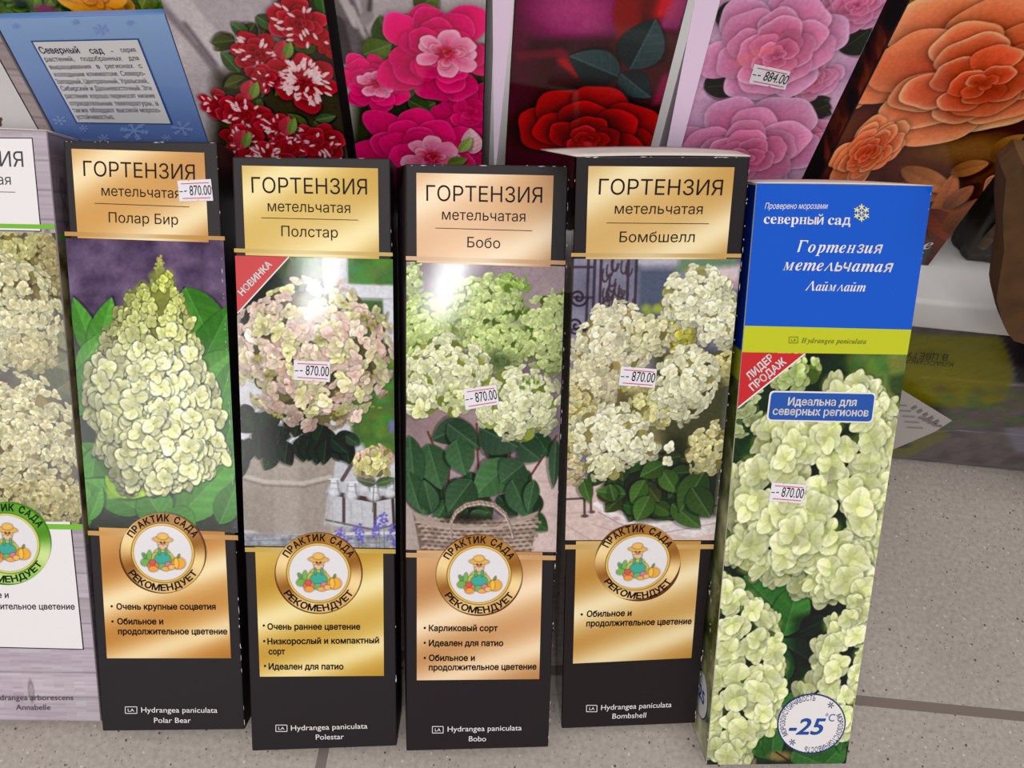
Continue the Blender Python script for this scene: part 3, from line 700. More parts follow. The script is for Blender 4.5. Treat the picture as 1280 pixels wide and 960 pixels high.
def picture_pot(c):
    p = Picture(c.P, [(294, 320), (491, 324), (494.5, 685), (306, 682)], (206, 206, 212), seed=21); r = p.rng
    p.poly([(290, 318), (406, 318), (406, 380), (360, 440), (290, 440)], (40, 46, 40), soft=3)
    for i in range(26): p.blob(340 + r.random() * 60, 322 + r.random() * 36, 4 + r.random() * 6, 3 + r.random() * 5, (52 + 40 * r.random(), 84 + 46 * r.random(), 44), .6, .9)
    p.poly([(434, 318), (495, 318), (495, 356), (434, 354)], (72, 112, 62), soft=2)
    for i in range(40): p.blob(436 + r.random() * 58, 320 + r.random() * 34, 4 + r.random() * 6, 3 + r.random() * 5, (60 + 60 * r.random(), 100 + 60 * r.random(), 50 + 30 * r.random()), .6, .9)
    p.poly([(404, 318), (434, 318), (436, 520), (412, 520)], (214, 215, 222), grad=(200, 202, 210), soft=1.5); p.line([(434, 320), (436, 380)], 1.5, (176, 178, 186))
    p.poly([(432, 355), (495, 358), (495, 373), (432, 371)], (216, 217, 224), soft=1.2); p.line([(433, 372), (494, 374)], 1.4, (170, 172, 180))
    p.poly([(436, 374), (480, 375), (484, 560), (440, 560)], (76, 104, 62), soft=3); p.poly([(479, 374), (495, 374), (496, 445), (484, 445)], (210, 212, 220), soft=1.5)
    p.poly([(452, 440), (497, 440), (497, 570), (452, 570)], (74, 108, 58), soft=5)
    for i in range(80): p.blob(450 + r.random() * 46, 440 + r.random() * 125, 3 + r.random() * 5, 2 + r.random() * 5, (60 + 60 * r.random(), 96 + 56 * r.random(), 46 + 20 * r.random()), .6, .9)
    p.blob(490, 533, 4, 8, (120, 110, 200), .8, .6)
    p.poly([(400, 560), (454, 555), (470, 600), (498, 590), (498, 690), (396, 690)], (190, 190, 198), soft=3)
    p.poly([(300, 655), (498, 660), (498, 690), (300, 690)], (150, 152, 160), soft=2, tex=.5); p.line([(300, 664), (400, 668), (497, 666)], 4, (206, 206, 210)); 
    for y in (672, 678): p.line([(303, 664 + y - 660), (497, y)], 1.0, (110, 112, 120), .7)
    # pot
    pot = [(300, 572), (421, 566), (416, 603), (411, 606), (404, 662), (390, 668), (330, 668), (306, 660)]
    p.blob(410, 662, 12, 7, (168, 160, 150), 1, .2); p.poly(pot, (162, 152, 144), soft=.8, tex=.12)
    for i in range(14): x = 304 + i * 8.4; p.line([(x, 572), (x + (362 - x) * .10, 664)], 8.4, (176, 168, 160) if 4 < i < 9 else (146, 136, 128), .35, 3)
    p.line([(302, 594), (330, 602), (380, 604), (413, 596)], 5, (190, 182, 174), .9, 1); p.line([(303, 599), (330, 607), (380, 609), (412, 601)], 2, (120, 110, 104), .7, 1)
    # tray of bottles
    p.poly([(408, 618), (466, 628), (496, 622), (496, 616), (466, 622), (410, 613)], (74, 60, 58), soft=.5)
    for x, y in ((428, 621), (467, 628)): p.poly([(x, y), (x + 4, y), (x + 4, y + 36), (x, y + 34)], (88, 74, 72), soft=.4)
    p.line([(428, 600), (445, 572)], 5, (98, 84, 82)); p.line([(408, 650), (466, 662), (496, 656)], 2.6, (110, 102, 102)); p.line([(490, 602), (493, 660)], 4, (70, 58, 56))
    for x, y in ((418, 607), (455, 603), (480, 602), (440, 611), (468, 612), (488, 608)):
        p.blob(x, y + 8, 9.5, 7, (150, 152, 160), .9, .25); p.blob(x - 1, y + 8, 7, 6, (214, 216, 222), .9, .5); p.poly([(x - 5, y - 8), (x + 5, y - 8), (x + 6, y + 3), (x - 6, y + 3)], (140, 142, 150), .9, .6); p.poly([(x - 4, y - 7), (x + 3, y - 7), (x + 4, y + 3), (x - 5, y + 3)], (220, 222, 228), .95, .7)
        p.line([(x - 6, y - 8), (x + 6, y - 8)], 1.6, (228, 229, 234)); p.line([(x - 6, y - 3), (x + 6, y - 3)], 1, (120, 122, 130), .8); p.line([(x + 5, y + 4), (x + 8, y + 11)], 1.2, (96, 98, 106), .7)
    for x in (415, 438, 452, 480): p.line([(x, 626), (x + 2, 655)], 1.6, (170, 172, 180), .8)
    p.line([(468, 600), (466, 640)], 1.2, (100, 104, 84))
    p.leaf(470, 605, 446, 599, 12, (96, 104, 84)); p.leaf(470, 605, 494, 598, 12, (84, 104, 70))
    M2 = [((210, 200, 120), (232, 226, 178)), ((206, 170, 140), (228, 196, 178)), ((190, 180, 110), (216, 214, 160))]
    p.head(466, 577, 30, 20, 9, (200, 180, 130), (232, 220, 180), dens=1.2, mixed=M2, dark=(120, 110, 70))
    # dark leaves and the big blush head
    for i in range(40):
        x, y = 300 + r.random() * 120, 505 + r.random() * 60; a = r.random() * 3.1; p.leaf(x, y, x + 30 * math.cos(a), y + 26 * math.sin(a), 20, (30 + 14 * r.random(), 42 + 18 * r.random(), 36), vein=(60, 76, 66), serr=.0)
    for x in range(300, 436, 12): p.leaf(x, 548 + 5 * r.random(), x + r.normal(0, 8), 574 + 8 * r.random(), 20, (36, 50, 42), vein=(70, 86, 74))
    p.leaf(432, 545, 450, 556, 16, (56, 70, 56)); p.leaf(414, 548, 434, 566, 18, (40, 54, 46)); p.leaf(306, 560, 300, 600, 18, (40, 56, 44))
    M = [((216, 196, 168), (238, 216, 202)), ((216, 202, 154), (240, 230, 198)), ((206, 172, 156), (232, 200, 192)), ((206, 200, 138), (230, 228, 180)), ((216, 186, 172), (240, 216, 206)), ((214, 190, 170), (236, 214, 202))]
    p.head(392, 444, 103, 94, 13, (206, 180, 150), (238, 212, 190), dens=1.75, mixed=M, dark=(92, 86, 60), light=.3, wide=.5, lx=-.05)
    for i in range(70): p.blob(320 + r.random() * 160, 375 + r.random() * 155, 1.4 + r.random() * 1.6, 1.4, (168, 150, 66) if r.random() < .6 else (110, 92, 44), .8, .3)
    for x, y in ((338, 470), (455, 400), (400, 425), (468, 408), (425, 520), (345, 520), (462, 470), (322, 450)):
        p.blob(x, y, 7, 5, (74, 76, 46), .6, .6); [p.blob(x + r.normal(0, 5), y + r.normal(0, 4), 1.6, 1.6, (170, 160, 80), .9, .3) for _ in range(9)]
    for i in range(26): p.floret(*p.C(*[(330 + r.random() * 130, 390 + r.random() * 130)][0]), 12, *M[r.integers(5)], .85, r.random() * 3, 4, .46)
    # lavender
    for x, y in ((433, 676), (452, 670), (448, 662), (474, 655), (480, 648), (491, 662), (470, 664), (494, 676), (425, 668)):
        for k in range(16): p.blob(x + r.normal(0, 3.6), y + 8 - k + r.normal(0, 1.5), 1.7, 1.5, (86 + 50 * r.random(), 78 + 40 * r.random(), 170 + 40 * r.random()), .95, .3)
        p.line([(x, y + 8), (x + 1, 686)], .9, (90, 100, 90), .8)
    p.build('printed_photo', c.root, KF)

B2 = gold_carton([(290, 196), (488, 198), (496, 932.5), (315, 939)], 6.0, 48.01,
    'black and yellow-gold hydrangea carton showing pink-cream blooms in a grey pot', 0.0, picture_pot, YELLOW,
    [(302.5, 207), (472.5, 210.5), (474, 324), (307, 319)], [(292.8, 310.5), (490.8, 315.8), (491, 320.4), (293, 315.3)],
    [(319, 683.5), (479, 686), (480, 844.5), (325, 845.5)], [(306.3, 684), (494.4, 686.4), (494.6, 691.8), (306.5, 689.5)],
    [('ГОРТЕНЗИЯ', (315, 241), (459, 243.3), 19.3), ('метельчатая', (335, 264), (438, 266.3), 13), ('Полстар', (352, 295.3), (422.5, 297.2), 13)], ((327, 272.3), (448, 275.2)),
    [('Очень раннее цветение', (334.5, 786.5), (450.5, 786.5), (330, 781.5)), ('Низкорослый и компактный', (334.5, 805), (474, 803.5), (330.5, 801)), ('сорт', (336, 817.5), (356.5, 817.5)), ('Идеален для патио', (336, 836.3), (429.5, 836.3), (331.5, 832))],
    [((345, 905.8), (359, 913.8)), ('Hydrangea paniculata', (364, 912.7), (459.5, 910)), ('Polestar', (395, 924), (430, 923.3))], (398.5, 716, 55, 51), RING)
tri = solid(B2, 'corner_flash', [(294, 319.5), (361, 321), (297, 391)], red_ink, 3.4e-4, 'red corner flash')
l = Letters(B2.P); l.line('НОВИНКА', (303.5, 370), (341, 331), 8.4, .03, 6e-4); l.rect((361.5, 321), (297.3, 391.5), 1.6, 5e-4); l.build('flash_lettering', white_ink, tri)
sticker(B2, [(367.5, 450), (413, 452), (412.5, 477.5), (367.5, 474.5)], seed=2)
scuffs(B2, [((488, 200), (490, 330)), ((291, 197), (487, 198.5)), ((493.5, 700), (496, 925)), ((315.5, 930), (316, 938))], 6, 9, .8)

def picture_basket(c):
    p = Picture(c.P, [(508, 327), (706, 333), (695, 690), (507.5, 687)], seed=31); r = p.rng
    p.mottle((96, 82, 92), (176, 158, 164), 60, 3, 1.3)
    p.blob(560, 360, 36, 40, (104, 92, 100), .6, .8); p.blob(692, 380, 30, 50, (190, 170, 176), .7, .8)
    p.poly([(655, 560), (706, 560), (700, 692), (640, 692)], (204, 182, 178), soft=6); p.poly([(505, 540), (530, 560), (524, 692), (505, 692)], (170, 156, 152), soft=4)
    for y in (600, 640, 662): p.line([(660, y), (700, y + 4)], 2, (176, 150, 148), .6, 2)
    p.blob(560, 540, 60, 40, (150, 126, 124), .8, .7)
    # stems and foliage
    for x0, y0, x1, y1 in ((566, 500, 560, 620), (640, 545, 632, 620), (596, 530, 600, 640), (696, 545, 660, 600), (535, 540, 560, 600)): p.line([(x0, y0), (x1, y1)], 3, (104, 66, 62))
    for i in range(18):
        x, y = 520 + r.random() * 150, 535 + r.random() * 110; a = .6 + r.random() * 2.0; p.leaf(x, y, x + 34 * math.cos(a), y + 36 * math.sin(a), 26, (44 + 16 * r.random(), 64 + 22 * r.random(), 48), vein=(84, 112, 84))
    for (x0, y0, x1, y1, w, g) in [(585, 530, 540, 550, 34, 0), (560, 530, 600, 560, 34, .2), (535, 555, 552, 612, 40, .6), (570, 550, 582, 594, 36, .7), (640, 575, 592, 622, 46, 1), (600, 535, 650, 560, 50, 0),
                                   (650, 555, 676, 575, 34, .1), (655, 580, 626, 604, 44, .3), (640, 600, 662, 648, 36, .4), (512, 545, 520, 620, 30, .5), (525, 600, 530, 645, 34, .7), (510, 590, 526, 640, 26, .5), (560, 625, 545, 652, 26, .4), (668, 600, 660, 640, 20, .5), (610, 640, 592, 662, 34, .7), (695, 550, 692, 610, 16, .3), (540, 640, 530, 600, 26, .4), (590, 600, 560, 640, 40, .3)]:
        p.leaf(x0, y0, x1, y1, w, (54 + 20 * g, 74 + 38 * g, 58 + 14 * g), vein=(98, 134, 98))
    # wicker basket
    p.poly([(516, 640), (526, 652), (660, 652), (674, 636), (664, 692), (526, 692)], (116, 98, 90), soft=.8)
    for j in range(9):
        y = 647 + j * 5.2
        for i in range(20):
            x = 516 + i * 8.2 + (j % 2) * 4; yy = y + 5 * math.sin((x - 516) / 158 * math.pi)
            if 518 + j * 1.2 < x < 671 - j * 1.4: p.line([(x, yy), (x + 4, yy - 1.3), (x + 8, yy + .3)], 3.4, (178, 160, 148) if r.random() < .6 else (150, 130, 120), .95, .6); p.line([(x, yy + 2.2), (x + 8, yy + 2.2)], .9, (84, 66, 58), .7)
    for k in range(10): p.line([(517 + k * .6, 640 + k * 1.4), (560, 657 + k * .5), (620, 660), (672 - k, 640 + k)], 2.4, (190, 174, 164) if k % 2 else (140, 122, 112), .7)
    p.blob(585, 648, 30, 7, (44, 40, 34), .8, .4)
    arc = [(564 + 0, 668), (563, 652), (570, 638), (583, 629), (600, 626), (618, 629), (632, 641), (640, 660), (641, 668)]
    for o, cc in ((0, (112, 92, 84)), (1, (186, 166, 154)), (2.6, (150, 128, 116)), (4.2, (196, 178, 166))): p.line([(x, y + o) for x, y in arc], 2.6, cc, .95)
    for i in range(len(arc) - 1):
        for t in (0, .33, .66): x = arc[i][0] * (1 - t) + arc[i + 1][0] * t; y = arc[i][1] * (1 - t) + arc[i + 1][1] * t; p.line([(x - 1, y - 1), (x + 2, y + 5)], .9, (96, 76, 68), .8)
    # heads from back to front
    G0, G1 = (186, 204, 138), (220, 230, 176); C0, C1 = (210, 214, 160), (238, 239, 206)
    for a in ((637, 362, 26, 19, 6, (130, 168, 70), (178, 206, 112)), (516, 350, 12, 26, 6, G0, G1), (702, 385, 22, 24, 7, G0, (208, 224, 150)), (606, 392, 52, 50, 7.5, G0, (206, 222, 146)), (530, 418, 48, 50, 7.5, G0, (196, 216, 126)), (684, 420, 36, 52, 8, G0, (214, 226, 154)), (620, 432, 40, 36, 7.5, G0, (200, 218, 136)), (528, 466, 26, 44, 8, G0, (204, 222, 140))):
        p.head(*a, dens=1.35, dark=(92, 116, 48), light=.3)
    p.blob(620, 452, 20, 14, (66, 82, 50), .75, .5)
    p.head(562, 468, 55, 48, 10, C0, C1, dens=1.45, dark=(128, 138, 62), light=.26); p.head(528, 500, 22, 22, 9.5, C0, C1, dens=1.3, dark=(120, 130, 60)); p.head(572, 500, 22, 20, 9, C0, (222, 228, 170), dens=1.2, dark=(120, 130, 60))
    p.floret(*p.C(526, 514), 16, (196, 200, 130), (230, 232, 186))
    p.head(650, 506, 58, 48, 10, C0, C1, dens=1.5, dark=(128, 138, 62), light=.26)
    for _ in range(16): p.blob(664 + r.normal(0, 7), 480 + r.normal(0, 4), 1.5, 2.5, (96, 128, 48), .8, .3)
    p.build('printed_photo', c.root, KF)

B3 = gold_carton([(507, 205), (711, 207), (685.5, 934), (508, 939)], 6.5, 45.2,
    'black and rose-gold hydrangea carton showing lime-white blooms in a wicker basket', (-.0072, -.003), picture_basket, ROSEGOLD,
    [(520.5, 216), (692, 219.5), (688, 334), (521, 328)], [(507.4, 320), (706.8, 325.8), (706.6, 331), (507.4, 325.2)],
    [(521, 687.5), (678, 690), (674, 848.5), (521, 850)], [(507.6, 690.5), (694.6, 694.3), (694.4, 700), (507.6, 696.3)],
    [('ГОРТЕНЗИЯ', (533, 251), (677.5, 253.6), 19.3), ('метельчатая', (552.5, 274.5), (656.5, 277), 13), ('Бобо', (584, 309), (625, 310.5), 12.8)], ((544, 285), (665, 288.5)),
    [('Карликовый сорт', (536, 788.3), (622, 788.3), (531, 784.5)), ('Идеален для патио', (536, 807), (629, 807), (531, 803)), ('Обильное и', (536, 825.5), (593.5, 825.5), (531, 822)), ('продолжительное цветение', (536, 837.5), (670.5, 836.3))],
    [((540.5, 907.5), (554, 915.7)), ('Hydrangea paniculata', (559.5, 914), (652, 912.3)), ('Bobo', (586, 926), (607.5, 926))], (599, 718.5, 54.5, 51), RING)
sticker(B3, [(579, 486), (620, 480.5), (624, 505), (582, 512)], seed=3)
scuffs(B3, [((711, 209), (706, 420)), ((706, 420), (697, 640)), ((695, 690), (686, 930)), ((508, 206), (710, 207.5))], 7, 22, 1.0)

def side_print(c, y_photo0, y_photo1, cols, seed, band=None, right=False, parts=None):
    """The printing that runs round onto the carton's narrow side."""
    V = c.V; a, b, b2, a2 = (V[4], V[0], V[3], V[7]) if not right else (V[1], V[5], V[6], V[2])
    Lf = np.linalg.norm(V[0] - V[3]); off = np.array([-1.6e-4 if not right else 1.6e-4, 0, 0])
    rg = np.random.default_rng(seed); ny, nx = 260, 28
    N = noise2(ny, nx, 9, rg, 4); N2 = noise2(ny, nx, 30, rg, 2); st = noise2(1, nx, 4, rg, 2)
    def fn(S, T):
        out = np.ones(S.shape + (3,)) * np.array(parts['base'] if parts and 'base' in parts else (36, 31, 33), float)
        m = (T > y_photo0) & (T < y_photo1); k = np.clip((N * .5 + N2 * .5 - .5) * 3.2 + .5, 0, 1)[..., None]
        out[m] = (np.array(cols[0]) * (1 - k) + np.array(cols[1]) * k)[m]
        if band: 
            for t0, t1, bc in band: out[(T > t0) & (T < t1)] = bc
        return out
    mg = .0009
    return func_grid('side_print', [a + off + [0, -mg, 0], b + off + [0, -mg, -mg], b2 + off + [0, mg, -mg], a2 + off + [0, mg, 0]], nx, ny, fn, KF, c.root)
side_print(B3, .163, .662, ((110, 92, 68), (196, 166, 134)), 3, [(.155, .163, (196, 146, 104)), (.662, .670, (150, 104, 66))])

def picture_gate(c):
    p = Picture(c.P, [(716, 323.5), (926, 323.5), (892.5, 675), (706.5, 675)], seed=41); r = p.rng
    p.mottle((84, 84, 104), (150, 146, 166), 40, 3, 1.4)
    p.poly([(800, 322), (860, 322), (850, 350), (800, 350)], (150, 148, 164), soft=3); p.line([(800, 327), (870, 326)], 7, (188, 186, 196), .8, 2); p.poly([(798, 336), (850, 336), (830, 400), (798, 400)], (84, 92, 112), soft=4)
    p.poly([(850, 322), (920, 322), (920, 336), (845, 340)], (104, 132, 104), soft=4); p.poly([(880, 336), (926, 332), (922, 360), (890, 362)], (206, 188, 190), soft=4); p.blob(915, 356, 12, 5, (156, 130, 140), .8, .5)
    for x in (716, 736, 744, 752, 786, 796): p.line([(x, 322), (x - 6, 480)], 3.4, (62, 52, 62), .9)
    for y in (334, 372, 412): p.line([(712, y), (742, y)], 3, (66, 56, 66), .9)
    for (x, y, R) in ((720, 350, 0), (723, 372, 12), (720, 407, 12), (716, 440, 11)):
        if R:
            t = np.linspace(0, 11, 46); p.line([(x + R * (1 - q / 12) * math.cos(q), y + R * (1 - q / 12) * math.sin(q)) for q in t], 2.4, (54, 44, 54), .95)
    for k in range(26):
        x, y = 750 + r.random() * 40, 326 + r.random() * 70; t = np.linspace(0, 4, 8); p.line([(x + 5 * math.cos(q) * (1 - q / 7), y + 9 * math.sin(q)) for q in t], 2.2, (70, 58, 66), .85)
    for k in range(30): p.blob(712 + r.random() * 26, 420 + r.random() * 60, 4, 3, (176, 172, 190) if r.random() < .5 else (110, 104, 124), .6, .6)
    for k in range(20): p.blob(800 + r.random() * 34, 384 + r.random() * 26, 5, 4, (110 + 60 * r.random(), 124 + 50 * r.random(), 70), .7, .7)
    # paving, chair legs, basin
    p.poly([(700, 596), (900, 596), (896, 680), (700, 680)], (206, 184, 178), soft=5, tex=.12)
    for a, b in (((706, 642), (740, 640)), ((706, 655), (740, 676)), ((740, 655), (780, 668))): p.line([a, b], 1.6, (170, 146, 142), .7, 1.2)
    p.line([(708, 624), (728, 623)], 3, (84, 70, 70)); p.line([(730, 600), (731, 645)], 3.2, (88, 70, 68)); p.line([(738, 600), (739, 640)], 3.2, (96, 76, 72)); p.blob(731, 645, 5, 2.5, (90, 72, 72)); p.blob(740, 640, 4, 2.2, (96, 78, 76))
    p.poly([(742, 628), (760, 622), (900, 622), (897, 665), (870, 672), (800, 664), (760, 650)], (214, 204, 206), soft=1.5, tex=.15)
    p.line([(744, 630), (770, 645), (820, 656), (895, 640)], 5, (230, 224, 226), .9); p.line([(748, 640), (775, 655), (830, 666), (895, 654)], 1.6, (160, 136, 138), .8); p.line([(760, 628), (790, 644), (840, 650), (895, 632)], 3, (70, 62, 66), .8); p.blob(770, 648, 5, 3, (190, 130, 136), .7, .5)
    # leaves
    p.poly([(740, 560), (905, 550), (896, 645), (800, 652), (762, 630)], (44, 50, 34), soft=6)
    for i in range(34):
        x, y = 745 + r.random() * 140, 545 + r.random() * 95; a = r.random() * 3.1; p.leaf(x, y, x + 30 * math.cos(a), y + 24 * math.sin(a), 22, (46 + 20 * r.random(), 62 + 26 * r.random(), 38), vein=(96, 118, 78))
    for (x0, y0, x1, y1, w, g) in [(782, 618, 745, 614, 24, .6), (728, 598, 738, 628, 18, .6), (806, 600, 790, 630, 24, .8), (812, 620, 796, 652, 28, .8), (828, 588, 846, 616, 26, .7), (840, 630, 876, 660, 28, .5), (880, 590, 850, 640, 40, .15), (830, 580, 800, 596, 26, .4), (865, 610, 888, 646, 34, .1), (768, 626, 762, 605, 14, .4)]:
        p.leaf(x0, y0, x1, y1, w, (56 + 18 * g, 76 + 34 * g, 44 + 8 * g), vein=(118, 144, 96))
    C0, C1 = (212, 210, 168), (240, 238, 216); S0, S1 = (206, 200, 160), (232, 226, 200)
    p.poly([(815, 440), (915, 440), (905, 560), (820, 560)], (72, 72, 52), soft=8); p.poly([(716, 460), (800, 440), (830, 560), (716, 560)], (120, 112, 76), soft=8)
    p.head(848, 418, 22, 20, 7, (170, 164, 70), (196, 190, 96), dens=1.1, dark=(120, 112, 50))
    p.head(768, 432, 56, 54, 8.5, S0, (236, 230, 206), dens=1.6, dark=(150, 138, 84), light=.2, cone=.2); p.head(812, 420, 30, 26, 8, S0, (226, 222, 180), dens=1.3, dark=(140, 130, 76))
    p.head(742, 478, 40, 34, 8.5, S0, (224, 214, 184), dens=1.4, dark=(140, 128, 80)); p.head(722, 540, 22, 66, 9, (186, 178, 120), (214, 204, 160), dens=1.3, dark=(140, 128, 70)); p.head(716, 590, 14, 22, 7, (186, 170, 130), (216, 200, 168), dens=1.2, dark=(130, 110, 76))
    p.head(872, 372, 44, 38, 8.5, C0, (236, 234, 208), dens=1.6, dark=(150, 144, 88), light=.2); p.head(900, 404, 28, 34, 9, C0, C1, dens=1.4, dark=(150, 144, 88))
    p.head(798, 480, 24, 22, 8, (180, 172, 110), (206, 198, 140), dens=1.2, dark=(120, 110, 60)); p.head(904, 462, 18, 22, 8, (184, 176, 110), (212, 204, 150), dens=1.2, dark=(120, 110, 60))
    p.blob(785, 502, 14, 12, (84, 76, 54), .8, .5); p.blob(898, 490, 10, 20, (70, 70, 50), .8, .5)
    p.head(824, 512, 38, 28, 9, (178, 174, 112), (214, 210, 158), dens=1.3, dark=(120, 112, 66), light=.3)
    p.head(856, 482, 40, 52, 10, C0, (236, 234, 206), dens=1.6, dark=(160, 152, 96), light=.24, rot=.2)
    p.head(764, 546, 50, 44, 10, C0, (238, 234, 208), dens=1.5, dark=(160, 150, 96), light=.24, rot=.3); p.head(790, 560, 36, 24, 9.5, C0, C1, dens=1.4, dark=(140, 132, 80)); p.head(756, 584, 24, 18, 9, C0, (226, 222, 186), dens=1.3, dark=(130, 124, 76))
    p.head(884, 562, 26, 38, 9, (188, 180, 120), (224, 218, 172), dens=1.4, dark=(130, 120, 70), light=.28)
    p.blob(846, 556, 14, 14, (48, 52, 38), .8, .5); p.floret(*p.C(838, 560), 9, C0, C1); p.floret(*p.C(834, 576), 8, C0, C1)
    p.build('printed_photo', c.root, KF)

B4 = gold_carton([(720.5, 195.5), (938, 195.5), (869, 904), (702, 911)], 8.66, 37.13,
    'black and pale-gold hydrangea carton showing ivory blooms before an iron gate', (.005, .002), picture_gate, PALE,
    [(735.5, 207.5), (918, 209), (907.5, 324), (732, 323.8)], [(714, 316), (926.4, 317), (926, 322), (713.6, 320.6)],
    [(720, 676), (876, 676), (864, 822), (716, 829)], [(706.5, 680.5), (892, 680), (891.6, 685.8), (706.3, 686.2)],
    [('ГОРТЕНЗИЯ', (748, 243), (902, 244), 19.3), ('метельчатая', (768, 267), (877.5, 267.5), 13), ('Бомбшелл', (774, 302.5), (867.5, 302.5), 13)], ((758, 278.5), (886, 279.5)),
    [('Обильное и', (733, 770.5), (789, 769.3), (727, 767.5)), ('продолжительное цветение', (732.5, 782.5), (864, 779.5))],
    [((733, 881), (746, 889)), ('Hydrangea paniculata', (751, 887), (839, 883.2)), ('Bombshell', (765, 897.7), (807, 896.3))], (797, 702.5, 53.5, 48.5), RING)
sticker(B4, [(776, 457.5), (821, 461), (818, 484.5), (773, 481)], seed=4)
lid(B4, wedge=.017)
side_print(B4, .168, .675, ((64, 56, 44), (138, 124, 98)), 4, [(.160, .168, (190, 150, 92)), (.675, .684, (110, 82, 50))])
scuffs(B4, [((938, 197), (919, 420)), ((919, 420), (897, 625)), ((892, 690), (869, 900)), ((721, 197), (719, 225)), ((722, 196), (936, 196))], 8, 24, 1.1)

# blue carton at the end of the row
def lime_picture(c, quad):
    p = Picture(c.P, quad, seed=51); r = p.rng
    p.mottle((22, 36, 24), (48, 66, 40), 30, 4, 1.3)
    for i in range(150):
        x, y = 1062 + r.random() * 75, 442 + r.random() * 60; p.blob(x, y, 4 + r.random() * 7, 4 + r.random() * 6, (70 + 60 * r.random(), 98 + 50 * r.random(), 50 + 24 * r.random()), .5, .7)
    p.poly([(1112, 470), (1136, 466), (1128, 520), (1108, 505)], (52, 66, 44), .8, 4); p.blob(1040, 470, 30, 26, (40, 52, 36), .7, .7)
    for i in range(60): p.blob(915 + r.random() * 70, 520 + r.random() * 80, 4, 4, (34 + 26 * r.random(), 58 + 34 * r.random(), 34), .5, .8)
    for (x0, y0, x1, y1, w, g) in [(912, 610, 955, 560, 30, .4), (902, 640, 926, 585, 26, .3), (908, 690, 930, 640, 30, .5), (900, 700, 918, 640, 24, .2), (952, 780, 925, 722, 40, .5), (980, 770, 930, 720, 60, .7), (980, 795, 1000, 725, 52, .95), (1030, 770, 1004, 800, 34, .3), (1012, 825, 972, 800, 40, .15), (985, 850, 970, 800, 30, .2), (1000, 790, 1030, 775, 30, .1),
                                   (960, 948, 940, 905, 36, .8), (965, 950, 968, 900, 30, .7), (1000, 868, 968, 895, 34, .8), (990, 940, 1040, 960, 50, .7), (1030, 955, 1056, 930, 40, .8), (1060, 905, 1050, 940, 24, .6)]:
        p.leaf(x0, y0, x1, y1, w, (36 + 30 * g, 66 + 54 * g, 42 + 14 * g), vein=(100, 140, 90), serr=.02)
    p.poly([(990, 770), (1035, 760), (1020, 830), (990, 830)], (28, 30, 26), .6, 6)
    p.blob(975, 945, 16, 8, (150, 120, 76), .8, .4); p.line([(970, 940), (992, 955)], 2.4, (50, 40, 30)); p.poly([(905, 954), (945, 948), (945, 958), (905, 960)], (150, 132, 108), .8, 2)
    C0, C1, DK = (194, 202, 132), (228, 231, 188), (132, 142, 78)
    p.head(990, 462, 32, 26, 12, (160, 184, 100), (206, 218, 160), dens=1.2, dark=(84, 104, 50)); p.head(930, 512, 22, 34, 12, (150, 168, 104), (206, 212, 170), dens=1.1, dark=(70, 86, 50)); p.head(924, 470, 8, 36, 9, (150, 160, 104), (200, 204, 160), dens=1.2, dark=(70, 86, 50))
    # the big cone: florets down an outline
    def cone(out, n, R0, R1, seed_w=1.0):
        ys = [o[0] for o in out]; y0, y1 = ys[0], ys[-1]; P = []
        for i in range(n):
            y = y0 + (y1 - y0) * ((i + .5) / n) ** .9; a, b = np.interp(y, ys, [o[1] for o in out]), np.interp(y, ys, [o[2] for o in out]); u = math.sin((r.random() * 2 - 1) * 1.45)
            P.append((max(0, 1 - u * u) ** .5 + r.normal(0, .16), a + (b - a) * (u * .5 + .5), y, u))
        for _, x, y, u in P: p.blob(x, y, R0 * .7, R0 * .7, DK, .75, .4)
        P.sort()
        for z, x, y, u in P:
            t = (y - y0) / (y1 - y0); f = .80 + .2 * max(0, min(1, z)) + .08 * max(0, u) - .06 * max(0, -u) - .12 * max(0, t - .86) * 4 + r.normal(0, .045)
            R = R0 + (R1 - R0) * min(1, t * 1.6)
            p.floret(*p.C(x, y), R, np.array(C0) * f, np.array(C1) * f, max(.58, .5 + .5 * max(0, min(1, z))), 0 if u > 0 else math.pi, 4, .56, .13, (190, 196, 124))
    cone([(478, 1040, 1080, 0), (500, 1020, 1105, 0), (530, 955, 1122, 0), (560, 945, 1120, 0), (600, 915, 1115, 0), (640, 918, 1110, 0), (670, 922, 1105, 0), (700, 915, 1100, 0), (725, 990, 1094, 0), (742, 1030, 1088, 0)], 215, 18, 25)
    cone([(722, 890, 910, 0), (745, 888, 940, 0), (780, 884, 966, 0), (820, 880, 975, 0), (860, 878, 978, 0), (900, 878, 968, 0), (930, 880, 945, 0), (952, 884, 920, 0)], 110, 16, 22)
    cone([(748, 1070, 1092, 0), (770, 1045, 1090, 0), (800, 1030, 1086, 0), (840, 1008, 1080, 0), (870, 1000, 1076, 0), (885, 1010, 1074, 0), (920, 1045, 1066, 0)], 72, 16, 21)
    return p

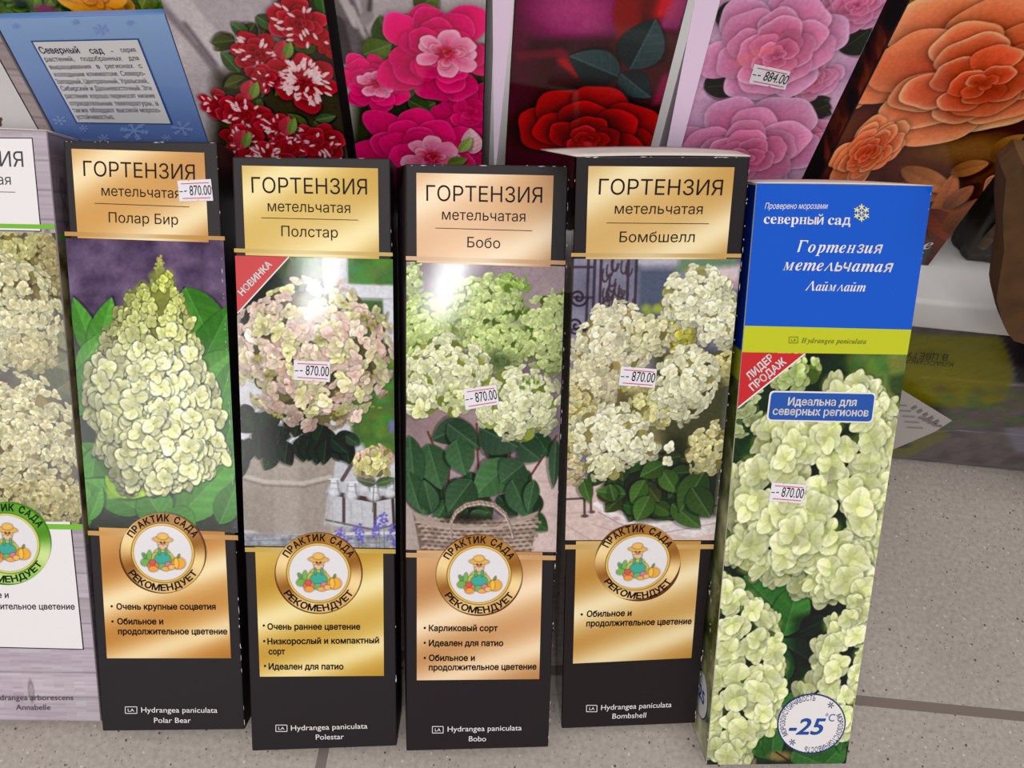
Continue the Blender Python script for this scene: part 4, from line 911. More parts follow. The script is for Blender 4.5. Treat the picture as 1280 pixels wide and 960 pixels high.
blue_body = mat('blue_carton', (14, 80, 184), rough=.36)
B5 = front_carton([(946, 229), (1166, 232.5), (1057, 954.5), (883, 956)], 4.6, 41.42, 'blue, lime and photo-printed hydrangea carton at the end of the row', 0.0, board)
lime_picture(B5, [(927.8, 440), (1133.8, 443), (1057.2, 954.2), (883.3, 955.6)]).build('printed_photo', B5.root, KF)
panel(B5, 'blue_panel', [(946, 229.3), (1165.8, 232.8), (1139, 412), (930.6, 407)], lambda S, T: np.ones(S.shape + (3,)) * np.array((4, 92, 200.)), 2e-4, 4, 4, material=ink())
panel(B5, 'lime_band', [(930.6, 407), (1139, 412), (1133.9, 443.2), (927.8, 440.2)], lambda S, T: np.ones(S.shape + (3,)) * np.array((192, 198, 52.)), 2.2e-4, 4, 4, material=ink())
l = Letters(B5.P); k_ = .68
l.line('Проверено морозами', (955.5, 261), (1034, 261), 7.4, .0, shear=.22); l.line('', (954, 279.3), (1062.5, 281), 13.0, geom=serif('северный сад', UPR, 0))
l.line('', (996, 315), (1102, 316.5), 15.3, geom=serif('Гортензия', ITAL, .2)); l.line('', (978, 337.5), (1115, 340), 15.6, geom=serif('метельчатая', ITAL, .2)); l.line('', (1006, 363), (1081, 364.3), 12.2, geom=serif('Лаймлайт', ITAL, .2))
l.build('title_lettering', white_ink, B5.root)
l = Letters(B5.P)
for k in range(6):
    a = math.radians(60 * k + 30); x, y = 1076.5 + 7 * math.cos(a), 266 - 7.6 * math.sin(a)
    for j in range(5): t = a + j * 2 * math.pi / 5; l.rect((x, y), (x + 3.6 * math.cos(t), y - 3.6 * math.sin(t)), 1.3)
    l.rect((1076.5, 266), (x, y), .8)
l.build('snowflake_mark', mat('pale_yellow_ink', (232, 226, 150), rough=.4), B5.root)
l = Letters(B5.P); l.frame((986, 421), (997, 428.5), .7); l.line('LA', (988.5, 427), (994.8, 427), 4.2); l.line('', (1001, 428.3), (1082, 429.6), 6.4, geom=serif('Hydrangea paniculata', ITAL, .2)); l.build('latin_name', mat('olive_ink', (104, 112, 44), rough=.4), B5.root)
tri = solid(B5, 'corner_flash', [(927.3, 440), (1005, 442), (921.8, 509)], red_ink, 3.4e-4, 'red corner flash')
l = Letters(B5.P); l.line('ЛИДЕР', (937, 475), (967.5, 448), 9.0, .03, 6e-4); l.line('ПРОДАЖ', (941, 488.5), (983, 453), 9.0, .03, 6e-4); l.rect((1005.5, 442), (922, 509.5), 1.8, 5e-4); l.build('flash_lettering', white_ink, tri)
def rrect(a, b, c_, d, rad):
    q = [np.array(v, float) for v in (a, b, c_, d)]; out = []
    for i in range(4):
        p_, o, n_ = q[i - 1], q[i], q[(i + 1) % 4]; u = (p_ - o) / np.linalg.norm(p_ - o) * rad; v = (n_ - o) / np.linalg.norm(n_ - o) * rad
        for t in np.linspace(0, 1, 6): out.append(tuple(o + u * (1 - t) ** 2 + v * t ** 2))
    return out
lb = solid(B5, 'region_label', rrect((962, 488), (1095, 490.5), (1090.5, 528.5), (957.5, 526), 6), white_ink, 3.4e-4, 'blue label with white rim')
solid(B5, 'label_field', rrect((964, 490), (1093, 492.5), (1088.8, 526.6), (959.8, 524), 5), blue_ink, 4.4e-4, parent=lb)
l = Letters(B5.P); l.line('Идеальна для', (984, 506), (1069.5, 507), 9.6, .024, 6e-4); l.line('северных регионов', (965, 517.8), (1084.5, 520), 9.6, .024, 6e-4); l.build('label_lettering', white_ink, lb)
bx, by = 1014, 904
def ell(rx, ry, rot=-.12): return [(bx + rx * math.cos(t) * math.cos(rot) - ry * math.sin(t) * math.sin(rot), by + rx * math.cos(t) * math.sin(rot) + ry * math.sin(t) * math.cos(rot)) for t in np.linspace(0, 2 * math.pi, 49)[:-1]]
bd = solid(B5, 'frost_badge', ell(43, 37.6), navy_ink, 3.4e-4, 'round white frost badge with blue figures'); solid(B5, 'badge_field', ell(41.2, 35.8), white_ink, 4.4e-4, parent=bd)
l = Letters(B5.P); l.line('-25', (984.5, 917), (1029, 917), 20, .02, 6e-4, shear=.18); l.line('°C', (1030, 900.5), (1042, 901), 9.5, .0, 6e-4); l.build('badge_figures', blue_ink, bd)
l = Letters(B5.P); l.ring('МОРОЗОУСТОЙЧИВОСТЬ', (bx, by), 33, 29, 208, 82, 6.4, bold=.008, z=6e-4); l.ring('МОРОЗОУСТОЙЧИВОСТЬ', (bx, by), 33, 29, 22, -104, 6.4, bold=.008, z=6e-4)
for (x, y) in ((1038, 880.5), (990, 927)):
    for k in range(6): t = math.radians(60 * k + 15); l.rect((x + .8 * math.cos(t), y + .8 * math.sin(t)), (x + 4.2 * math.cos(t), y + 4.2 * math.sin(t)), 1.1, 6e-4)
l.build('badge_lettering', navy_ink, bd)
sticker(B5, [(964.5, 602.5), (1007.5, 605.5), (1003, 629), (960.5, 625.5)], seed=5)
lid(B5, .001)
side_print(B5, .292, 1.0, ((84, 92, 52), (206, 204, 160)), 5, [(0, .246, (18, 66, 160)), (.246, .292, (170, 176, 56))], parts={'base': (20, 72, 170)})  # inks darker than on the front: shade of the side put into them
V = B5.V; a0, b0 = (V[4] + V[0]) / 2, (V[7] + V[3]) / 2; cc = a0 * .105 + b0 * .895
el = [cc + np.array([-3.6e-4, .0150 * math.sin(t), .0125 * math.cos(t)]) for t in np.linspace(0, 2 * math.pi, 41)[:-1]]
sb = mesh('side_badge', el, [tuple(range(40))], navy_ink, B5.root, label='white frost badge on the narrow side')
mesh('badge_field', [cc + (p_ - cc) * .94 + np.array([-1.5e-4, 0, 0]) for p_ in el], [tuple(range(40))], white_ink, sb)
vv, ff = glyphs('-25', .02); vv = (vv - vv.mean(0)) * .0115
mesh('badge_figures', [cc + np.array([-7e-4, y, -x]) * [1, 1, -1] + np.array([0, 0, 0]) for x, y in vv], ff, blue_ink, sb)
scuffs(B5, [((946, 231), (944, 260)), ((1165, 233), (1140, 410)), ((889, 720), (884, 940))], 9, 14, .8)

# ------------------------------------------------------------------ the pale wood-look carton at the left end of the row
def planks(seed, n, tone=(198, 188, 196), dark=(128, 116, 124), aspect=4.0):
    rg = np.random.default_rng(seed)
    def fn(S, T):
        ny, nx = S.shape; out = np.zeros((ny, nx, 3)); N = noise2(ny, nx, 40, rg, 3)
        fine = np.repeat(noise2(ny, max(nx // 14, 2), 2.0, rg, 2), 14, 1); fine = np.pad(fine, ((0, 0), (0, max(0, nx - fine.shape[1]))), 'edge')[:, :nx]
        row = np.floor(T * n + .08 * (N - .5)).astype(int); tint = rg.random(n + 3)[row] * .5 + N * .5
        k = np.clip(fine * .9 + N * .5 - .35, 0, 1)[..., None]
        out = np.array(tone, float) * (.86 + .2 * tint)[..., None] * (1 - .22 * k) + np.array((8, -2, 6.)) * k
        fr = (T * n) % 1; ln = (np.exp(-(fr / .03) ** 2) + np.exp(-((1 - fr) / .03) ** 2))[..., None] * (.35 + .6 * N[..., None])
        out = out * (1 - ln) + np.array(dark, float) * ln
        for _ in range(int(n * .8)):
            cx, cy = rg.random(), rg.random(); d = np.hypot((S - cx) * aspect * .25, (T - cy)) * 60; out *= (1 - .25 * np.exp(-((d - 1.0) / .35) ** 2) - .2 * np.exp(-(d / .5) ** 2))[..., None]
        return out
    return fn
B0 = front_carton([(-135, 158), (58, 163), (126, 902), (-57, 900)], 4.38, 48.87, 'pale wood-look and white hydrangea carton with cream ball blooms', 0.0, mat('lilac_grey_board', (184, 172, 180), rough=.5))
q0 = [(-134.5, 158.5), (57.7, 163.5), (125.6, 901.5), (-56.6, 899.5)]
panel(B0, 'wood_print', q0, planks(61, 22), 1e-4, 200, 600, material=ink())
def annabelle(c, quad, seed=62):
    p = Picture(c.P, quad, seed=seed); r = p.rng
    p.mottle((70, 62, 58), (112, 104, 96), 20, 3, 1.3)
    p.leaf(40, 470, 92, 448, 50, (112, 116, 88), vein=(160, 162, 140)); p.leaf(52, 500, 98, 470, 56, (100, 104, 82), vein=(150, 152, 130)); p.leaf(70, 400, 88, 440, 30, (120, 122, 90), vein=(150, 152, 120)); p.blob(84, 515, 10, 16, (74, 60, 70), .9, .5)
    C0, C1, D_ = (192, 184, 136), (228, 224, 192), (120, 110, 74)
    p.head(10, 318, 66, 40, 7.5, (178, 172, 110), (208, 204, 150), dens=1.5, dark=(126, 116, 66)); p.head(64, 330, 16, 50, 7, (150, 136, 96), (186, 176, 130), dens=1.4, dark=(100, 88, 60))
    p.head(-8, 390, 88, 76, 9, C0, C1, dens=1.5, dark=D_, lx=-.1); p.head(40, 440, 34, 28, 8, (176, 166, 116), (212, 204, 164), dens=1.5, dark=D_)
    p.head(30, 560, 82, 96, 9, C0, (226, 220, 188), dens=1.5, dark=D_); p.head(60, 630, 60, 36, 9, (176, 166, 120), (206, 198, 156), dens=1.6, dark=(110, 98, 66)); p.head(-10, 640, 60, 34, 8, (176, 166, 120), (200, 194, 150), dens=1.5, dark=(110, 98, 66))
    for i in range(60): p.blob(-20 + r.random() * 110, 480 + r.random() * 160, 2 + r.random() * 2, 1.6 + r.random() * 2, (120, 106, 70), .7, .4)
    return p
annabelle(B0, [(-123, 288), (69.3, 291.2), (103.5, 655), (-82, 652)]).build('printed_photo', B0.root, KF)
solid(B0, 'panel_border', [(-120, 171.5), (41, 172.3), (52, 289.5), (-108, 286.5)], black_ink, 2.6e-4)
solid(B0, 'title_panel', [(-119, 172.6), (40, 173.4), (50.8, 288.5), (-107, 285.5)], white_ink, 3.2e-4, 'white title panel')
gr = lambda S, T: np.ones(S.shape + (3,)) * np.array((122, 186, 66.))
panel(B0, 'green_band', [(-124, 277), (68.6, 281), (69.2, 286.5), (-123.4, 282.5)], gr, 3.8e-4, 3, 3, material=ink())
solid(B0, 'panel_border', [(-80, 651), (89, 652), (105.2, 812), (-60, 808)], black_ink, 2.6e-4)
solid(B0, 'info_panel', [(-79, 651), (87.8, 652), (103.8, 810.8), (-59, 806.8)], white_ink, 3.2e-4, 'white information panel')
panel(B0, 'green_band', [(-82, 652), (103.4, 655.4), (104.2, 662), (-81.4, 658.5)], gr, 3.8e-4, 3, 3, material=ink())
l = Letters(B0.P); l.line('ГОРТЕНЗИЯ', (-110, 206), (30, 208.7), 19); l.line('древовидная', (-92, 229), (14.3, 231), 12.8); l.rect((-98, 238), (19.5, 240.3), .8); l.line('Анабель', (-70, 262), (-4, 264), 12.6)
l.line('Обильное и', (-46, 747), (11.5, 747), 7.4, .02); l.line('продолжительное цветение', (-43, 761), (94, 761.5), 7.4, .02); l.build('lettering', mat('soft_black_ink', (52, 48, 52), rough=.4), B0.root)
l = Letters(B0.P); l.line('Hydrangea arborescens', (-12, 874.8), (92, 874.8), 6.8); l.line('Annabelle', (20.5, 887), (63.5, 887), 6.8); l.frame((-32, 867), (-18, 875)); l.build('latin_name', grey_ink, B0.root)
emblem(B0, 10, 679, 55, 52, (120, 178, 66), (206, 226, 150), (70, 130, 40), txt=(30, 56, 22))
def side_wood():
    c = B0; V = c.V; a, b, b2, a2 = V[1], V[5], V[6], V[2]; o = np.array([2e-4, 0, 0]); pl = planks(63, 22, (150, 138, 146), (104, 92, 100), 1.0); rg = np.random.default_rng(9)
    def fn(S, T):
        out = pl(S, T); N = np.clip((noise2(*S.shape, 10, rg, 3) - .5) * 3 + .5, 0, 1)[..., None]; m = (T > .172) & (T < .662)
        out[m] = (np.array((92, 82, 58.)) * (1 - N) + np.array((176, 164, 118.)) * N)[m]
        for t in (.158, .662): out[(T > t) & (T < t + .009)] = (110, 160, 64)
        return out
    func_grid('side_print', [a + o + [0, -.0009, -.0009], b + o + [0, -.0009, 0], b2 + o + [0, .0009, 0], a2 + o + [0, .0009, -.0009]], 30, 300, fn, KF, c.root)
side_wood(); lid(B0, .001)

# ------------------------------------------------------------------ cartons standing on the shelf behind
def row_hit(x, y, Y=ROW_Y):
    d = ray(x, y); q = CAM + d * Y / d[1]; return q
def row_carton(name, x0, x1, z1, label, body, D=.05, Y=ROW_Y, cat='carton', group=None, z0=SHELF_Z):
    c = Carton(); o = np.array([x0, Y, z0 + .0003])
    c.P = lambda x, y: (lambda q: np.array([q[0] - o[0], q[2] - o[2]]))(row_hit(x, y, Y))
    M4 = Matrix(((1, 0, 0, o[0]), (0, 0, -1, o[1]), (0, 1, 0, o[2]), (0, 0, 0, 1)))
    c.root = empty(name, M4, label, cat, group); w, h = x1 - x0, z1 - z0; c.D = D
    V = [(0, h, 0), (w, h, 0), (w, 0, 0), (0, 0, 0), (0, h, -D), (w, h, -D), (w, 0, -D), (0, 0, -D)]; c.V = np.array(V, float); c.w, c.h = w, h
    c.body = mesh('carton_body', V, [(3, 2, 1, 0), (4, 5, 6, 7), (0, 1, 5, 4), (1, 2, 6, 5), (2, 3, 7, 6), (3, 0, 4, 7)], body, c.root)
    md = c.body.modifiers.new('soft', 'BEVEL'); md.width = min(.0007, D * .2); md.segments = 2
    # a quad over the seen upper part of the face, in px, from local edges
    def px(u, v):
        q = np.array([x0 + u * w, Y, v]); d = q - CAM; zz = d @ FWD; return (640 + FPX * (d @ CA) / zz, 480 - FPX * (d @ CB) / zz)
    c.px = px
    c.quad = lambda zb, zt=None: [px(.006, zt or z1 - .001), px(.994, zt or z1 - .001), px(.994, zb), px(.006, zb)]
    return c
ROSES = 'rose cartons standing on the shelf'
TOPZ = 0.365

dark_body = mat('dark_plum_carton', (44, 26, 34), rough=.4, k=KB)
# red and white striped roses
R1 = row_carton('rose_carton', -.1789, -.1015, TOPZ, 'tall rose carton printed with small red and white striped roses', dark_body, group=ROSES)
p = Picture(R1.P, R1.quad(.205), (170, 160, 166), 71); r = p.rng
p.mottle((150, 140, 148), (196, 186, 190), 50, 3, 1.4)
for a, b, w, cc_ in (((215, -10), (300, 95), 30, (206, 198, 202)), ((196, 0), (290, 110), 8, (110, 100, 108)), ((232, 30), (270, 80), 5, (70, 62, 68)), ((240, -20), (330, 60), 40, (178, 168, 174)), ((250, 60), (290, 120), 10, (122, 112, 118))): p.line([a, b], w, cc_, .7, 3)
p.poly([(268, 95), (300, 80), (345, 60), (350, -10), (440, -10), (440, 240), (262, 240)], (52, 48, 36), .95, 10)
for i in range(46):
    x, y = 285 + r.random() * 130, 10 + r.random() * 200; a = r.random() * 6.3; p.leaf(x, y, x + 30 * math.cos(a), y + 30 * math.sin(a), 18, (48 + 34 * r.random(), 66 + 38 * r.random(), 42), vein=(110, 124, 84))
for (x0, y0, x1, y1, w) in ((310, 45, 288, 28, 18), (320, 20, 350, 38, 18), (345, 5, 370, 12, 16), (300, 90, 276, 64, 20), (395, 150, 420, 145, 14), (330, 190, 365, 175, 24), (345, 60, 362, 80, 16)): p.leaf(x0, y0, x1, y1, w, (70, 96, 58), vein=(140, 152, 110))
RD, RM, RL = (92, 12, 26), (172, 28, 48), (206, 76, 92)
def striped(x, y, R, white=.5, seed=0, sq=.9):
    rg = np.random.default_rng(seed); p.rose(x, y, R, RD, RM, RL, 4, 6, sq, 1.2, .25, seed)
    cx, cy = p.C(x, y)
    for i in range(int(R * 2.4 * white)):
        t = rg.random() * 6.3; rr = R * (.25 + .7 * rg.random()); p.petal(cx + rr * .72 * math.cos(t), cy + rr * .72 * math.sin(t), t + rg.normal(0, .5), R * .2 + 2, R * .035 + .5, (222, 168, 174), (236, 214, 214), shadow=0, soft=.4)
for a in ((322, 68, 32, .35, 1), (374, 30, 36, .2, 2), (380, 102, 42, 1.0, 3), (272, 130, 24, .3, 4), (304, 145, 34, .3, 5), (330, 98, 22, .15, 12), (306, 178, 32, .3, 6), (398, 178, 36, .2, 7), (346, 160, 26, .4, 8), (360, 185, 26, .2, 9), (336, 205, 40, .3, 10), (415, 60, 16, .2, 11)): striped(*a[:4], seed=a[4])
for (x, y) in ((357, 155), (310, 110), (352, 60), (300, 172)):
    p.leaf(x, y + 14, x + 4, y - 10, 22, (200, 60, 76), vein=(230, 150, 150), serr=0, vs=.04); p.leaf(x + 6, y + 12, x + 12, y - 8, 12, (120, 146, 70), serr=0, vs=.04)
p.build('printed_photo', R1.root, KB, step=.95)

# hot pink roses
R2 = row_carton('rose_carton', -.0973, -.0278, TOPZ, 'tall rose carton printed with big hot pink roses', dark_body, group=ROSES)
p = Picture(R2.P, R2.quad(.205), (170, 160, 166), 72); r = p.rng
p.mottle((160, 150, 154), (190, 178, 182), 50, 2, 1.2)
for pts, w, cc_ in (([(420, -10), (440, 40), (458, 70)], 34, (96, 88, 92)), ([(425, -10), (445, 30)], 10, (190, 182, 184)), ([(455, -15), (460, 20), (452, 30)], 12, (140, 132, 134)), ([(440, 10), (458, 50)], 6, (180, 172, 174)), ([(420, 30), (430, 70)], 22, (64, 58, 60)), ([(464, -10), (462, 12)], 5, (70, 64, 66))): p.line(pts, w, cc_, .9, 2)
p.poly([(455, 50), (500, 55), (610, 60), (610, 240), (430, 240)], (50, 54, 38), 1, 8)
for (x0, y0, x1, y1, w, g) in ((490, 60, 474, 20, 34, .3), (480, 40, 512, 18, 22, .2), (455, 68, 490, 55, 30, .8), (520, 12, 548, -8, 28, .7), (500, 120, 520, 108, 18, .3), (525, 138, 545, 128, 22, .3), (560, 140, 580, 150, 20, .5), (570, 120, 592, 110, 18, .3), (510, 125, 540, 140, 22, .2)): p.leaf(x0, y0, x1, y1, w, (56 + 40 * g, 76 + 44 * g, 50), vein=(130, 146, 110))
def peony(x, y, R, seed, sq=.9, core=True):
    p.rose(x, y, R, (186, 24, 78), (212, 36, 104), (226, 76, 134), 4, 7, sq, 1.4, .5, seed, rim=.035, sh=.2)
    if core:
        rg = np.random.default_rng(seed + 5); cx, cy = p.C(x + R * .14, y + R * .03)
        for k in range(8): t = k * .8 + rg.normal(0, .15); p.lobe(cx + R * .12 * math.cos(t), cy + R * .10 * math.sin(t), t + rg.normal(0, .3), .8 + .3 * rg.random(), R * (.36 + .08 * rg.random()), (206, 84, 130), (226, 140, 172), (238, 186, 204), .82, 1.4, rg, .12, sh=.22, flat=.5)
        for k in range(7): t = k * 2.0 + rg.normal(0, .3); p.lobe(cx + R * .06 * math.cos(t), cy + R * .05 * math.sin(t), t, .8, R * (.30 - .02 * k), (184, 46, 84), (218, 112, 146), (234, 170, 190), .82, 1.4, rg, .14, sh=.28, flat=.5)
        p.blob(x + R * .14, y - R * .03, R * .12, R * .08, (170, 34, 54), .8, .5)
        for k in range(4): p.lobe(cx + R * .02 * k, cy - R * .04, k * 1.6, .8, R * .11, (140, 24, 40), (196, 56, 72), (222, 110, 120), .8, 1.4, rg, .14, sh=.35)
peony(590, 140, 46, 21, core=False); peony(464, 104, 45, 22); peony(548, 66, 72, 23); peony(600, 185, 40, 26, core=False); peony(528, 196, 84, 24)
p.leaf(592, 192, 588, 160, 28, (236, 180, 190), vein=(240, 200, 200), serr=0, vs=.04); p.leaf(575, 190, 590, 172, 14, (150, 170, 90), serr=0, vs=.04); p.leaf(560, 205, 585, 198, 16, (110, 130, 60), serr=0, vs=.04)
p.build('printed_photo', R2.root, KB, step=.95)

# dark red rose
R3 = row_carton('rose_carton', -.0156, .0600, TOPZ, 'tall rose carton printed with one deep red rose on plum', dark_body, group=ROSES)
p = Picture(R3.P, R3.quad(.215), (60, 18, 40), 73); r = p.rng
p.mottle((52, 14, 34), (92, 22, 56), 60, 3, 1.4)
p.blob(718, 22, 52, 34, (158, 50, 108), .85, .6); p.blob(722, 8, 40, 22, (178, 70, 126), .6, .7); p.poly([(662, 48), (770, 46), (770, 66), (660, 70)], (52, 14, 36), .8, 6)
p.poly([(770, -10), (812, -10), (800, 30), (775, 60), (766, 20)], (128, 22, 34), .9, 3); p.blob(832, 8, 16, 16, (204, 46, 50), .9, .4); p.blob(812, 0, 10, 20, (90, 20, 26), .8, .5); p.poly([(845, -8), (866, -8), (848, 40), (822, 36)], (150, 64, 110), .8, 3)
p.poly([(808, 40), (850, 36), (830, 130), (805, 120)], (70, 16, 40), .8, 5); p.poly([(828, 95), (842, 88), (830, 128), (815, 132)], (150, 30, 80), .7, 3)
p.line([(650, 70), (700, 66), (712, 74)], 10, (110, 28, 52), .8, 3); p.line([(702, 76), (722, 92)], 9, (170, 36, 42), .9, 3)
for (x0, y0, x1, y1, w) in ((788, 86, 820, 24, 52), (774, 96, 712, 70, 46), (776, 92, 814, 122, 34)): p.leaf(x0, y0, x1, y1, w, (52, 68, 70), vein=(96, 112, 112), dark=.7)
rg = np.random.default_rng(31); cx, cy = p.C(735, 172)
for k in range(5): p.lobe(cx, cy + 6, -2.9 + k * .75, .75, 92, (84, 10, 18), (166, 22, 32), (186, 32, 38), .92, 1.57, rg, .05, sh=.5)
for k in range(4): p.lobe(cx, cy + 8, -2.7 + k * .95, .8, 72, (92, 10, 18), (190, 34, 38), (216, 56, 54), .88, 1.57, rg, .07, sh=.55)
p.blob(733, 164, 44, 32, (58, 12, 16), .85, .4)
for k in range(5): p.lobe(cx, cy + 4, -2.9 + k * 1.3, .95, 50 - 4 * k, (70, 8, 14), (140, 20, 28), (206, 46, 46), .8, 1.57, rg, .08, sh=.55)
for k in range(9): p.lobe(cx + 2, cy + 4, 2.2 + k * 1.9, 1.15, 32 - 3.0 * k, (84, 10, 18), (164, 26, 34), (214, 58, 58), .8, 1.57, rg, .16, sh=.5)
p.blob(735, 180, 7, 5, (214, 60, 66), .8, .5)
p.build('printed_photo', R3.root, KB, step=.95)
lilac_board = mat('lilac_white_board', (226, 204, 228), rough=.55, spec=.3, k=KB)
def strip_poly(c, name, pts, z, m_, label=None, depth=.0006):
    q = [np.array([*c.P(*k), z]) for k in pts]; n = len(q); V = q + [k - np.array([0, 0, depth]) for k in q]
    return mesh(name, V, [tuple(range(n))[::-1], tuple(range(n, 2 * n))] + [(i, (i + 1) % n, (i + 1) % n + n, i + n) for i in range(n)], m_, c.root, label=label)
strip_poly(R3, 'open_flap', [(616, -30), (644.5, -30), (642, 0), (620.5, 205), (618, 205)], .002, lilac_board, 'narrow lilac-white glue flap')

# pale lilac-pink roses
R4 = row_carton('rose_carton', .0735, .1432, TOPZ, 'tall rose carton printed with pale lilac-pink roses, price sticker on it', lilac_board, group=ROSES)
p = Picture(R4.P, R4.quad(.215), (190, 140, 170), 74); r = p.rng
p.mottle((176, 130, 168), (206, 168, 196), 30, 3, 1.4)
for (x0, y0, x1, y1, w) in ((895, 20, 935, 12, 26), (880, 105, 942, 95, 34), (1050, 60, 1088, 28, 40), (985, 125, 1040, 135, 30), (1000, 140, 1038, 122, 30)): p.leaf(x0, y0, x1, y1, w, (44, 50, 40), vein=(84, 92, 74)); p.leaf(x0, y0 + 4, x1, y1 + 8, w, (38, 44, 36), vein=(74, 82, 64))
D1, M1, L1 = (176, 76, 116), (194, 134, 172), (214, 176, 206)
def pale(x, y, R, seed, sq=.9, n=7): p.rose(x, y, R, D1, M1, L1, 6, n - 1, sq, 1.2, .26, seed, tone=(204, 104, 140), rim=.045, sh=.2, shift=(R * .08, R * .12))
pale(1070, 0, 46, 41); p.blob(905, 55, 14, 10, (196, 160, 196), .8, .5); p.blob(890, 75, 18, 9, (186, 140, 180), .8, .5); pale(1012, 98, 34, 46); pale(968, 58, 78, 42); pale(1010, 180, 40, 45); pale(928, 190, 92, 43)
for k in range(4): p.blob(935 + 14 * r.normal(), 60 + 12 * r.normal(), 9, 5, (232, 120, 130), .4, .7)
p.build('printed_photo', R4.root, KB, step=.95)
sticker(R4, [(943, 79), (988, 88.5), (981.5, 111.5), (936, 103)], '-884.00', 6)
strip_poly(R4, 'side_flap', [(866, -30), (905, -30), (899, 0), (850, 186), (835, 240), (800, 240), (832, 186), (868, 0)], .0022, lilac_board, 'lilac-white side flap')

# orange rose, the widest carton
R5 = row_carton('rose_carton', .1520, .2385, TOPZ, 'wide rose carton printed with one huge orange rose', mat('black_rose_carton', (34, 20, 18), rough=.4, k=KB), group=ROSES, D=.06)
p = Picture(R5.P, R5.quad(SHELF_Z + .0008), (70, 34, 24), 75); r = p.rng
p.mottle((60, 30, 24), (104, 60, 40), 40, 3, 1.4)
p.poly([(1120, -40), (1150, -40), (1140, 30), (1110, 60), (1090, 110), (1085, 90)], (96, 32, 20), .8, 6); p.blob(1150, 22, 22, 24, (196, 168, 70), .85, .5); p.blob(1165, 8, 26, 16, (210, 150, 80), .8, .5)
p.poly([(1120, 165), (1250, 190), (1240, 300), (1120, 280)], (92, 54, 34), .8, 10); p.blob(1215, 185, 60, 20, (150, 104, 52), .7, .6)
OD, OM, OL = (172, 62, 38), (226, 134, 88), (242, 188, 140)
def orange(x, y, R, seed, sq=.85, dirn=1.2, rings=6, n=6): p.rose(x, y, R, OD, OM, OL, rings, n, sq, dirn, .26, seed, tone=(196, 72, 48), rim=.06, sh=.36, shift=(R * .16, R * .14) if R > 100 else (0, 0))
orange(1078, 108, 40, 51, .5, .3); orange(1216, 84, 136, 52, .74, 1.3, 6, 6); orange(1085, 190, 62, 53, .55, .2, 7, 6); orange(1250, 240, 40, 54, .5, -.4)
for (x0, y0, x1, y1, w, cc_) in ((1110, 236, 1186, 244, 20, (196, 112, 68)), (1128, 210, 1190, 240, 15, (206, 128, 80)), (1166, 296, 1194, 216, 15, (190, 112, 70)), (1160, 262, 1206, 306, 17, (150, 70, 48)), (1188, 216, 1236, 204, 13, (190, 120, 66)), (1184, 292, 1236, 246, 24, (160, 92, 56)), (1180, 262, 1216, 232, 13, (170, 104, 74)), (1240, 200, 1290, 170, 22, (170, 110, 50))):
    (xa, ya), (xb, yb) = p.C(x0, y0), p.C(x1, y1); cc_ = np.array(cc_, float)
    p.petal(xa, ya, math.atan2(yb - ya, xb - xa), math.hypot(xb - xa, yb - ya), w, cc_ * .62, cc_ * 1.08, shadow=.4, soft=.8)
p.poly([(1080, 296), (1168, 300), (1150, 345), (1080, 345)], (74, 78, 80), 1, 3); p.blob(1180, 300, 20, 14, (130, 66, 50), .7, .6)
p.build('printed_photo', R5.root, KB, step=1.0)
_rg = np.random.default_rng(77); _n = noise2(160, 24, 7, _rg, 3)
def orange_side(S, T):
    k = np.clip((_n - .42) * 3.2 * (.25 + .75 * S), 0, 1)[..., None]; return np.array((38, 20, 16.)) * (1 - k) + np.array((150, 66, 34.)) * k
func_grid('side_print', [(-1.6e-4, R5.h - .001, -.059), (-1.6e-4, R5.h - .001, -.0008), (-1.6e-4, .001, -.0008), (-1.6e-4, .001, -.059)], 24, 160, orange_side, KB, R5.root)
l = Letters(R5.P); l.line('', (1152, 311), (1164.5, 310), 12, geom=serif('e', ITAL, .2), z=5e-4); l.build('lettering', white_ink, R5.root)

# blue card with the text panel, and what stands behind and beside it
KC = KB
C1_ = row_carton('information_card', -.2650, -.1788, .2985, 'blue upright card with a white text panel and snowflakes', mat('blue_card', (94, 124, 176), rough=.4, k=KC), D=.0045, cat='card', Y=ROW_Y)
_hl = .1055
C1_.body.data.vertices[0].co.y = _hl; C1_.body.data.vertices[4].co.y = _hl
def sky_fn(S, T): t = np.clip(T * 1.25, 0, 1)[..., None]; return np.array((136, 166, 208.)) * (1 - t) + np.array((82, 104, 166.)) * t
func_grid('blue_print', [(.0003, _hl - .0003, 1.5e-4), (C1_.w - .0003, C1_.h - .0003, 1.5e-4), (C1_.w - .0003, .0003, 1.5e-4), (.0003, .0003, 1.5e-4)], 4, 20, sky_fn, KC, C1_.root)
l = Letters(C1_.P)
def flake(cx, cy, R, w):
    for k in range(6):
        t = math.radians(60 * k + 10); d = np.array([math.cos(t), math.sin(t) * .7]); e = np.array([cx, cy]) + d * R; l.rect((cx, cy), tuple(e), w, 3e-4)
        for f in (.45, .7):
            b_ = np.array([cx, cy]) + d * R * f
            for s_ in (.7, -.7): l.rect(tuple(b_), tuple(b_ + np.array([math.cos(t + s_), math.sin(t + s_) * .7]) * R * .3), w * .8, 3e-4)
for a in ((168, 163, 18, 2.2), (126, 36, 10, 1.2), (228, 160, 14, 1.5), (75, 150, 9, 1.2), (105, 160, 6, 1), (20, 32, 5, .8), (95, 27, 5, .8), (163, 28, 5, .8), (130, 172, 7, 1.2), (208, 172, 6, 1)): flake(*a)
l.build('snowflake_print', mat('pale_blue_ink', (124, 148, 204), rough=.4, k=KC), C1_.root)
tp = solid(C1_, 'panel_border', [(38.5, 50.5), (173.5, 47.5), (216.5, 155), (95.5, 153.5)], mat('deep_blue_ink', (44, 76, 136), rough=.4, k=KC), 3.4e-4)
